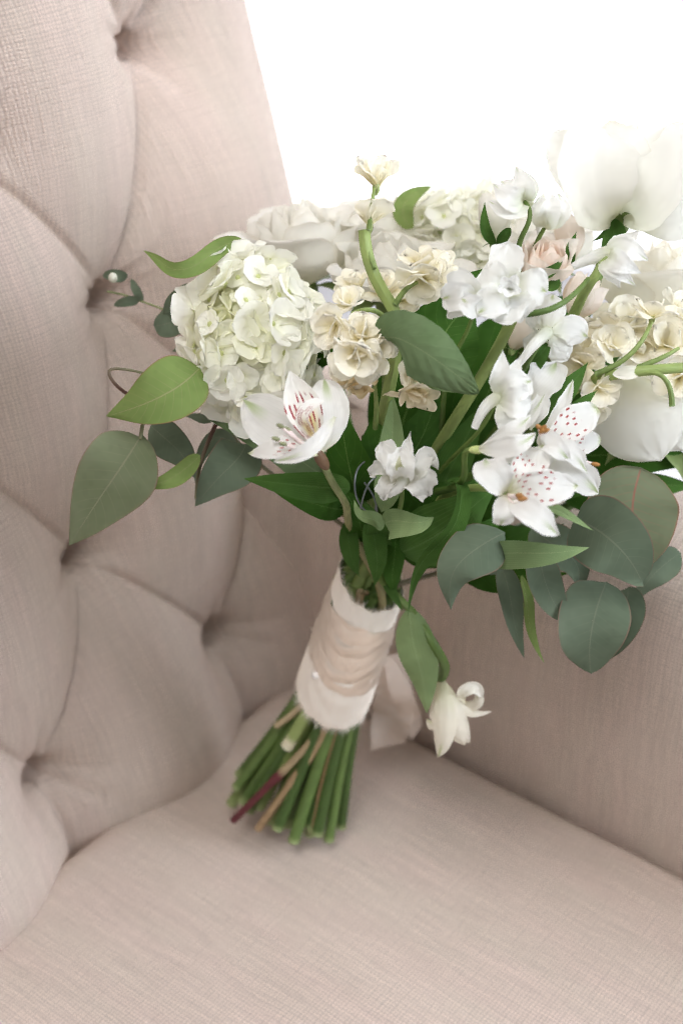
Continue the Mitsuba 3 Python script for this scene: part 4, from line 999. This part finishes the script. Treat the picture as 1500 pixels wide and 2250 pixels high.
# ---- salal / lemon leaf: broad dark foliage inside the bouquet
LG = "leafy stems of the bouquet"
g1 = thing("leafy_stem", "leafy stem with a broad grey green leaf drooping over the middle of the bouquet", "foliage", LG)
add_blade(g1, "leaf", "salal_pale", [(836, 748, 0.545), (880, 745, 0.526), (960, 792, 0.522), (1052, 864, 0.535)], 68, "round", roll=(-0.55, -0.35, 0.1), cup=-0.45, wave=0.03, wl=0.85, wr=1.15, teeth=0.05, seed=41, nv=72, nu=25, quilt=0.07)
add_blade(g1, "leaf", "salal_dark", [(950, 840, 0.575), (965, 760, 0.568), (1000, 700, 0.572), (1045, 668, 0.580)], 88, "ovate", roll=0.1, cup=0.15, wave=0.04, seed=42, nv=56, nu=21, quilt=0.06)
add_blade(g1, "leaf", "salal_dark", [(930, 640, 0.580), (970, 622, 0.570), (1020, 612, 0.568), (1060, 590, 0.575)], 24, "ovate", roll=0.6, cup=0.15, seed=43, teeth=0.04)
add_blade(g1, "leaf", "lily_leaf_pale", [(900, 800, 0.56), (960, 832, 0.545), (1000, 848, 0.545), (1045, 862, 0.545)], 26, "ovate", roll=-0.3, cup=0.2, seed=44)
add_blade(g1, "leaf", "salal_dark", [(640, 800, 0.615), (720, 760, 0.585), (800, 725, 0.578), (870, 690, 0.580)], 40, "ovate", roll=0.3, seed=45)
add_blade(g1, "leaf", "salal_dark", [(1110, 930, 0.60), (1150, 850, 0.585), (1170, 800, 0.585), (1180, 740, 0.59)], 40, "ovate", roll=0.2, seed=46)
stem(g1, at(835, 740, 0.548), 2.2e-3, "green", [at(845, 860, 0.60), at(835, 1100, 0.645)])
g2 = thing("leafy_stem", "leafy stem of dark broad leaves below the stock flower, deep in the bouquet", "foliage", LG)
for i, (mid, w, sk, rl) in enumerate((
        ([(790, 1110, 0.64), (770, 1040, 0.602), (755, 960, 0.590), (745, 885, 0.590)], 62, "salal_dark", 0.1), ([(800, 1090, 0.64), (825, 1000, 0.605), (840, 930, 0.596), (855, 850, 0.60)], 50, "salal_dark", -0.2), ([(810, 1100, 0.64), (700, 1040, 0.60), (640, 1000, 0.585), (460, 922, 0.585)], 52, "salal_pale", 0.2),
        ([(850, 1110, 0.645), (900, 1010, 0.618), (940, 930, 0.61), (960, 850, 0.612)], 66, "salal_dark", 0.0), ([(840, 1180, 0.645), (920, 1130, 0.62), (1000, 1090, 0.605), (1080, 1010, 0.605)], 60, "salal_dark", 0.2), ([(850, 1200, 0.645), (930, 1190, 0.62), (1030, 1190, 0.605), (1110, 1120, 0.605)], 58, "salal_dark", -0.2),
        ([(760, 1120, 0.64), (700, 1110, 0.60), (640, 1090, 0.59), (580, 1065, 0.592)], 30, "salal_dark", 0.3), ([(800, 1190, 0.64), (790, 1150, 0.615), (770, 1100, 0.605), (740, 1060, 0.60)], 34, "salal_dark", 0.2), ([(830, 1220, 0.645), (830, 1180, 0.615), (822, 1140, 0.605), (800, 1100, 0.60)], 30, "lily_leaf", 0.1))):
    add_blade(g2, "leaf", sk, mid, w, "ovate", roll=rl, cup=0.12, wave=0.06, seed=50 + i, nv=40, quilt=0.05)
stem(g2, at(800, 960, 0.605), 2.2e-3, "dark", [at(806, 1080, 0.64)])
for i, (mid, w, sk) in enumerate((([(775, 1130, 0.628), (765, 1180, 0.622), (772, 1225, 0.624), (790, 1268, 0.632)], 22, "lily_leaf"), ([(815, 1120, 0.622), (822, 1180, 0.612), (828, 1230, 0.614), (822, 1290, 0.625)], 26, "lily_leaf"), ([(865, 1160, 0.628), (868, 1210, 0.620), (862, 1260, 0.622), (868, 1312, 0.632)], 24, "salal_dark"))):
    add_blade(g2, "leaf", sk, mid, w, "lance", roll=0.2 - 0.2 * i, fold=0.2, wave=0.05, seed=63 + i, nv=28)
g3 = thing("leafy_stem", "leafy stem of deep green leaves behind the speckled blossoms at the lower right", "foliage", LG)
for i, (mid, w, rl) in enumerate((
        ([(900, 1200, 0.655), (1050, 1190, 0.63), (1150, 1190, 0.61), (1240, 1150, 0.605)], 56, 0.2), ([(1000, 1130, 0.64), (1130, 1060, 0.615), (1250, 1060, 0.60), (1340, 1060, 0.605)], 66, 0.1), ([(1080, 1040, 0.63), (1200, 950, 0.61), (1280, 910, 0.605), (1370, 960, 0.61)], 70, 0.0), ([(980, 1220, 0.655), (1080, 1260, 0.635), (1160, 1265, 0.62), (1250, 1260, 0.62)], 42, -0.2),
        ([(1200, 1000, 0.645), (1330, 1000, 0.63), (1430, 1000, 0.625), (1530, 1020, 0.63)], 60, 0.2), ([(1230, 1080, 0.645), (1330, 1090, 0.635), (1420, 1070, 0.63), (1530, 1070, 0.635)], 44, -0.2), ([(900, 1090, 0.655), (1000, 980, 0.63), (1080, 850, 0.625), (1150, 740, 0.63)], 80, 0.2), ([(860, 1000, 0.66), (900, 880, 0.64), (930, 780, 0.635), (990, 640, 0.64)], 90, 0.0), ([(1000, 900, 0.66), (1100, 790, 0.645), (1200, 720, 0.645), (1330, 640, 0.655)], 90, 0.2), ([(1100, 950, 0.66), (1220, 860, 0.64), (1300, 800, 0.64), (1400, 700, 0.65)], 80, 0.2))):
    add_blade(g3, "leaf", "salal_dark", mid, w, "ovate", roll=rl, cup=0.12, wave=0.06, seed=70 + i, nv=40, quilt=0.05)
add_blade(g3, "leaf", "eucalyptus_green", [(905, 505, 0.66), (885, 460, 0.652), (905, 430, 0.648), (950, 408, 0.652)], 24, "ovate", roll=0.2, seed=82)
stem(g3, at(960, 1010, 0.66), 2.4e-3, "brown", [at(900, 1120, 0.658)], slot=8, knots=1)

# ---- eucalyptus
e1 = thing("eucalyptus_branch", "eucalyptus branch with large round grey green leaves at the lower right", "eucalyptus", LG)
EU = [
    ([(1262, 1140, 0.585), (1320, 1170, 0.566), (1370, 1215, 0.562), (1412, 1282, 0.572)], 80, "round", "eucalyptus_grey", -0.05, 0.12),
    ([(1408, 1028, 0.590), (1392, 1090, 0.590), (1390, 1170, 0.594), (1402, 1262, 0.602)], 100, "round", "eucalyptus_olive", 0.05, 0.10),
    ([(1332, 1278, 0.590), (1310, 1340, 0.578), (1296, 1410, 0.578), (1298, 1482, 0.588)], 78, "round", "eucalyptus_grey", 0.05, 0.10),
    ([(1380, 1290, 0.605), (1374, 1340, 0.598), (1352, 1400, 0.600), (1310, 1465, 0.606)], 46, "ovate", "eucalyptus_grey", -0.3, 0.10),
    ([(1182, 1200, 0.590), (1195, 1270, 0.578), (1220, 1330, 0.578), (1265, 1370, 0.586)], 40, "ovate", "eucalyptus_grey", 0.3, 0.1),
    ([(1110, 1170, 0.566), (1055, 1200, 0.548), (1000, 1250, 0.545), (990, 1340, 0.556)], 62, "ovate", "eucalyptus_grey", -0.2, -0.25),
    ([(1100, 1240, 0.600), (1118, 1300, 0.590), (1130, 1370, 0.588), (1150, 1445, 0.592)], 28, "ovate", "eucalyptus_grey", 0.3, 0.3),
    ([(1145, 1265, 0.600), (1158, 1330, 0.590), (1168, 1400, 0.588), (1195, 1458, 0.590)], 18, "ovate", "eucalyptus_green", 0.8, 0.3),
    ([(1495, 1215, 0.610), (1460, 1240, 0.604), (1425, 1275, 0.604), (1397, 1318, 0.610)], 36, "ovate", "eucalyptus_grey", 0.3, 0.1),
    ([(985, 1270, 0.625), (1030, 1240, 0.605), (1075, 1250, 0.60), (1105, 1262, 0.605)], 28, "ovate", "eucalyptus_grey", -0.3, 0.1),
    ([(1170, 1160, 0.60), (1220, 1200, 0.59), (1260, 1230, 0.59), (1275, 1300, 0.595)], 50, "ovate", "eucalyptus_grey", 0.1, 0.1)]
for i, (mid, w, kd, sk, rl, cp_) in enumerate(EU):
    add_blade(e1, "leaf", sk, mid, w, kd, roll=rl, cup=cp_, wave=0.085, seed=90 + i, nv=34, nu=15)
stem(e1, at(1400, 1270, 0.606), 1.6e-3, "wine", [at(1300, 1240, 0.612), at(1150, 1210, 0.62), at(960, 1260, 0.655)], slot=16)
stem(e1, at(1480, 1260, 0.612), 1.0e-3, "wine", [at(1400, 1270, 0.608)], ground=False, name="twig")
stem(e1, at(1130, 1330, 0.600), 1.0e-3, "wine", [at(1120, 1260, 0.606), at(1080, 1220, 0.622)], ground=False, name="twig")

e2 = thing("eucalyptus_branch", "eucalyptus branch with loose pointed leaves spreading left over the chair back", "eucalyptus", LG)
EU2 = [
    ([(441, 806, 0.566), (390, 850, 0.553), (325, 884, 0.553), (234, 915, 0.562)], 66, "ovate", "eucalyptus_green", -0.05, 0.08, 1.0, 1.1),
    ([(308, 960, 0.568), (270, 1020, 0.556), (222, 1090, 0.556), (152, 1198, 0.562)], 90, "ovate", "eucalyptus_sage", 0.1, 0.06, 1.0, 0.95),
    ([(330, 935, 0.585), (365, 965, 0.580), (400, 1000, 0.580), (428, 1050, 0.585)], 42, "ovate", "eucalyptus_grey", -0.25, 0.1, 1, 1),
    ([(440, 1000, 0.580), (400, 1035, 0.570), (360, 1058, 0.566), (300, 1070, 0.570)], 24, "ovate", "eucalyptus_green", 0.4, 0.2, 1, 1),
    ([(540, 975, 0.605), (520, 1010, 0.592), (480, 1050, 0.588), (428, 1112, 0.594)], 58, "ovate", "eucalyptus_grey", 0.1, 0.1, 1, 1),
    ([(532, 528, 0.585), (480, 545, 0.572), (430, 582, 0.566), (385, 592, 0.566), (345, 568, 0.572), (315, 550, 0.578)], 23, "ovate", "eucalyptus_green", 0.3, 0.2, 1, 1),
    ([(430, 640, 0.600), (405, 648, 0.592), (380, 665, 0.592), (358, 690, 0.598)], 24, "ovate", "eucalyptus_grey", 0.3, 0.1, 1, 1),
    ([(395, 690, 0.604), (380, 705, 0.598), (362, 712, 0.598), (338, 716, 0.604)], 34, "round", "eucalyptus_grey", -0.2, 0.1, 1, 1),
    ([(500, 555, 0.605), (510, 565, 0.603), (520, 578, 0.604), (526, 590, 0.606)], 18, "ovate", "eucalyptus_grey", 0.2, 0.1, 1, 1),
    ([(478, 905, 0.605), (450, 918, 0.60), (430, 916, 0.60), (405, 912, 0.602)], 14, "ovate", "eucalyptus_grey", 0.4, 0.1, 1, 1),
    ([(520, 1000, 0.615), (480, 960, 0.605), (450, 985, 0.605), (428, 1060, 0.61)], 22, "ovate", "eucalyptus_grey", 0.5, 0.1, 1, 1)]
for i, (mid, w, kd, sk, rl, cp_, l_, r_) in enumerate(EU2):
    add_blade(e2, "leaf", sk, mid, w, kd, roll=rl, cup=cp_, wave=0.075, seed=120 + i, nv=36, nu=15, wl=l_, wr=r_)
stem(e2, at(430, 820, 0.585), 1.3e-3, "wine", [at(470, 900, 0.60), at(560, 1010, 0.62), at(720, 1130, 0.640)], slot=5)
stem(e2, at(332, 824, 0.572), 0.8e-3, "wine", [at(262, 810, 0.568), at(240, 815, 0.566), at(250, 840, 0.566), at(290, 872, 0.570)], ground=False, name="twig")
stem(e2, at(308, 965, 0.567), 1.2e-3, "wine", [at(312, 940, 0.568), at(325, 905, 0.572), at(400, 860, 0.58), at(440, 830, 0.585)], ground=False, name="twig")
stem(e2, at(442, 796, 0.566), 1.0e-3, "wine", [at(438, 810, 0.567), at(440, 830, 0.572), at(460, 870, 0.59)], ground=False, name="twig")
stem(e2, at(430, 1095, 0.593), 1.0e-3, "wine", [at(436, 1040, 0.590), at(450, 990, 0.592), at(475, 930, 0.60)], ground=False, name="twig")

e3 = thing("eucalyptus_sprig", "thin sprig with tiny round leaves and a seed pod, before the chair's button", "eucalyptus", LG)
for i, (mid, w) in enumerate((([(278, 612, 0.632), (262, 606, 0.628), (246, 604, 0.628), (226, 608, 0.632)], 15), ([(306, 662, 0.630), (290, 660, 0.626), (270, 664, 0.626), (250, 672, 0.630)], 12), ([(312, 662, 0.630), (304, 645, 0.627), (296, 630, 0.627), (288, 612, 0.630)], 10), ([(440, 765, 0.632), (420, 762, 0.63), (400, 764, 0.63), (378, 772, 0.632)], 9))):
    add_blade(e3, "leaf", "eucalyptus_grey", mid, w, "round", roll=0.3, cup=0.2, seed=140 + i, nv=16, nu=9)
m = Mesh(); m.add(*blob(at(248, 610, 0.620), [0.0026, 0.0026, 0.0030], n=8, col=(0.62, 0.62, 0.52))); m.put(part(e3, "seed_pod"), "painted_part")
stem(e3, at(235, 640, 0.632), 0.7e-3, "brown", [at(280, 650, 0.630), at(306, 660, 0.630), at(345, 674, 0.628), at(420, 720, 0.625), at(560, 900, 0.64), at(750, 1130, 0.650)], slot=13)

# ---- a few bare stems that only fill the bundle
bare = thing("cut_stem", "short pale cut stem ending just below the ribbon", "stem")
p0 = CB + BX * (-0.55) * WB + BY * 0.78 * WB
v, f, uv = tube_surface([CT + BX * (-0.5) * WT + BY * 0.6 * WT, p0, p0 + unit(CE - CB) * 0.030 - BX * 0.004], 0.0042, 12, 20)
c = np.broadcast_to((0.27, 0.35, 0.12), v.shape).copy(); c[uv[:, 1] > 0.93] = (0.62, 0.58, 0.42)
m = Mesh(); m.add(v, f, uv, c); m.put(bare + "__stem", "painted_part")
for sx, sy, kd, lab in ((0.98, 0.25, 0, "plain green cut stem, outermost on the right of the bundle below the ribbon"), (0.84, 0.62, 1, "lighter green cut stem, second from the right of the bundle below the ribbon"), (0.60, 0.82, 0, "plain dark green cut stem, third from the right of the bundle below the ribbon"),
                     (0.26, 0.95, 1, "lighter green cut stem beside the knobbly brown twig, to its right"), (-0.95, 0.30, 1, "lighter green cut stem, outermost on the left of the bundle below the ribbon"), (-0.62, 0.55, 0, "plain dark green cut stem at the left of the bundle, behind the wine red twig"), (0.44, 0.70, 0, "plain dark green cut stem right of the knobbly twig, tucked behind its neighbours"), (-0.08, 0.98, 0, "plain dark green cut stem partly crossed by the knobbly brown twig")):
    bare = thing("cut_stem", lab, "stem", "plain green stems in the bundle")
    p_ = [CT + BX * sx * 0.8 * WT + BY * sy * 0.8 * WT, CB + BX * sx * 0.92 * WB + BY * sy * 0.92 * WB, CE + BX * sx * 1.02 * WE + BY * sy * 0.85 * WE + unit(CE - CB) * 0.005 * math.sin(sx * 9) - unit(CE - CB) * 0.006]
    p_[2][2] = max(p_[2][2], 0.4625)
    v, f, uv = tube_surface(p_, np.array([0.0031, 0.0034, 0.0038]) * (0.86 + 0.2 * abs(math.sin(sx * 7))), 12, 40)
    c = np.array([(0.050, 0.095, 0.020), (0.10, 0.165, 0.042)][kd]) * (0.7 + 0.6 * meshkit.fbm(np.c_[uv[:, 0] * 6, uv[:, 1] * 30, v[:, 0] * 300], 3)[:, None])
    c[uv[:, 1] > 0.985] = CUT
    m = Mesh(); m.add(v, f, uv, c); m.put(bare + "__stem", "painted_part")
bare = thing("cut_stem", "broken dry tan twig poking out below the ribbon's left side", "stem")
p0 = CB + BX * (-0.80) * WB + BY * 0.62 * WB
v, f, uv = tube_surface([CT + BX * (-0.6) * WT + BY * 0.5 * WT, p0, p0 + unit(CE - CB) * 0.020 - BX * 0.010], 0.0022, 8, 20)
m = Mesh(); m.add(v, f, uv, (0.42, 0.33, 0.20)); m.put(bare + "__stem", "painted_part")
for (sx, kd, col0, col1, r, lab, ln) in ((-0.28, "brown", (0.30, 0.22, 0.12), (0.33, 0.22, 0.12), 0.0027, "knobbly brown twig crossing over the green stem ends", 1.02), (-0.62, "wine", (0.34, 0.26, 0.15), (0.10, 0.02, 0.025), 0.0024, "dark wine red twig crossing over the stem ends at the left", 1.02)):
    bare = thing("cut_stem", lab, "stem")
    tp = CT + BX * sx * 0.4 * WT + BY * 0.8 * WT; bt = CB + BX * (sx * 0.3 + 0.22) * WB + BY * 0.92 * WB
    en = CE + BX * (sx * 1.35) * WE + BY * 0.72 * WE
    p = [tp, bt, 0.55 * bt + 0.45 * en + BX * 0.002, en]
    rad = r * (1 + 0.35 * np.exp(-((np.arange(30) % 9) - 4) ** 2 / 0.8))
    v, f, uv = tube_surface(p, rad, 10, 40)
    c = np.array(col0) * (1 - uv[:, 1:] ** 3) + np.array(col1) * uv[:, 1:] ** 3
    if kd == "wine":
        c = np.where(uv[:, 1:] > 0.72, np.array(col1), np.array(col0))
    m = Mesh(); m.add(v, f, uv, c * (0.7 + 0.6 * meshkit.fbm(v * 400, 3)[:, None])); m.put(bare + "__stem", "painted_part")

# ---- ribbon wrap
rb = thing("ribbon_wrap", "frayed ivory silk ribbon and champagne satin band wound around the bouquet stems", "ribbon")
RT, RB = plen(80, 0.66), plen(88, 0.70)


def band(v0, v1, tilt0, tilt1, rscale, seed, n=180, mm=56, wrinkle=0.02, folds=2.5):
    th = np.linspace(0, 2 * np.pi, n)[None, :]; q = np.linspace(0, 1, mm)[:, None]
    rng = np.random.default_rng(seed); ph = rng.uniform(0, 6.28, 6)
    a = v0 + tilt0 * np.cos(th - 0.4) + 0.012 * np.sin(3 * th + ph[0]) + 0.006 * np.sin(11 * th + ph[1])
    b = v1 + tilt1 * np.cos(th - 0.6) + 0.012 * np.sin(2 * th + ph[2]) + 0.006 * np.sin(13 * th + ph[3])
    v = a + (b - a) * q
    r = (RT + (RB - RT) * v) * rscale * (1 - 0.05 * np.cos(2 * th))
    r = r * (1 + wrinkle * (np.sin(2 * np.pi * (2.4 * q + 0.8 * np.sin(th + ph[4]) + 0.15 * np.sin(3 * th))) * 0.5 + 0.7 * (meshkit.fbm(np.stack(np.broadcast_arrays(np.cos(th) * 2, np.sin(th) * 2, v * 14), -1), 3, seed) - 0.5)))
    r = r * (1 + 0.022 * np.sin(np.pi * q) ** 0.25)
    fold = np.abs(np.sin(np.pi * (folds * q + 0.9 * np.sin(th + ph[5]) + 0.5 * np.sin(2 * th + ph[1]))))
    r = r * (1 + wrinkle * 0.8 * (fold ** 0.6 - 0.6) * (0.5 + meshkit.noise(np.stack(np.broadcast_arrays(np.cos(th) * 2.2, np.sin(th) * 2.2, q * 3.0), -1), seed + 9)))
    P = CT + (CB - CT) * v[..., None] + r[..., None] * (np.cos(th)[..., None] * BX + np.sin(th)[..., None] * BY)
    uv = np.stack(np.broadcast_arrays(th / 6.2832, v), -1)
    return P, grid_faces(mm, n), uv.reshape(-1, 2)


def fray(P, row, direction, seed, ln, count=700):
    """loose fibres along a torn silk edge"""
    rng = np.random.default_rng(seed)
    e = P[row]; m = Mesh()
    for i in range(count):
        k0 = rng.uniform(0, len(e) - 1.001); j = int(k0); p = e[j] + (e[j + 1] - e[j]) * (k0 - j)
        out = unit(p - (CT + BAX * ((p - CT) @ BAX)))
        d = unit(BAX * direction + rng.normal(0, 0.35, 3) + out * rng.uniform(0.0, 0.35))
        L = ln * rng.uniform(0.3, 1.3)
        q = p + d * L + rng.normal(0, 0.15, 3) * L
        side = unit(np.cross(d, out)) * 0.00016
        m.add([p - side - BAX * direction * 0.001, p + side - BAX * direction * 0.001, q], [[0, 1, 2]])
    return m


for i, (args, bs) in enumerate((((0.02, 0.40, 0.05, 0.03, 1.00, 1), "silk_ivory"), ((0.57, 0.92, 0.03, 0.04, 1.030, 2), "silk_ivory"), ((0.17, 0.63, 0.05, 0.06, 1.050, 3), "satin_champagne"))):
    P, f, uv = band(*args, wrinkle=0.018 if i < 2 else 0.032, folds=2.2 if i < 2 else 5.0)
    m = Mesh(); m.add(P, f, uv); m.put(part(rb, "silk_band" if i < 2 else "satin_band"), bs)
    if i < 2:
        for row, d in ((0, -1), (-1, 1)):
            k = fray(P, row, d, 5 + i * 2 + (d > 0), 0.0045).put(part(rb, "frayed_edge"), "silk_ivory")
            labels[k] = {"kind": "stuff"}
pv = 0.64
rr = (RT + (RB - RT) * pv) * 1.06
pp = CT + (CB - CT) * pv + rr * (-0.55 * BX + 0.84 * BY)
m = Mesh(); m.add(*blob(pp, np.ones(3) * 0.0028, n=12)); m.put(part(rb, "pearl_pin"), "pearl")
tl = [(858, 1440, 0.715), (868, 1500, 0.725), (862, 1570, 0.738), (850, 1640, 0.752)]
m = Mesh(); m.add(*blade(tl, 50, "band", roll=(0.2, 0.9, -0.2, 0.5), wave=0.22, seed=8, nv=40, nu=21)); m.put(part(rb, "ribbon_tail"), "tail_sheer")
labels[rb + "__ribbon_tail"] = {"label": "sheer blush ribbon tail hanging behind the stems"}
m = Mesh(); m.add(*blade([(850, 1450, 0.712), (880, 1520, 0.722), (905, 1580, 0.740), (915, 1612, 0.752)], 24, "band", roll=(0.9, -0.2, 0.6), wave=0.25, seed=9, nv=30, nu=13)); m.put(part(rb, "ribbon_tail"), "tail_sheer")

# ---- chicken wire loop peeking out between the stems
wr_ = thing("floral_wire", "thin grey wire loop tangled among the stems under the wilted bloom", "wire")
m = Mesh()
for p in ([(800, 1015, 0.580), (782, 1040, 0.572), (780, 1080, 0.572), (800, 1120, 0.580), (825, 1130, 0.59)], [(800, 1060, 0.578), (820, 1090, 0.578), (828, 1125, 0.585)], [(845, 1060, 0.578), (832, 1090, 0.578), (824, 1120, 0.585)], [(790, 1125, 0.58), (812, 1060, 0.57), (842, 1040, 0.578)]):
    m.add(*tube_surface([at(*q) for q in p], 0.0006, 6, 24)[:3])
m.put(wr_ + "__wire", "wire_grey")
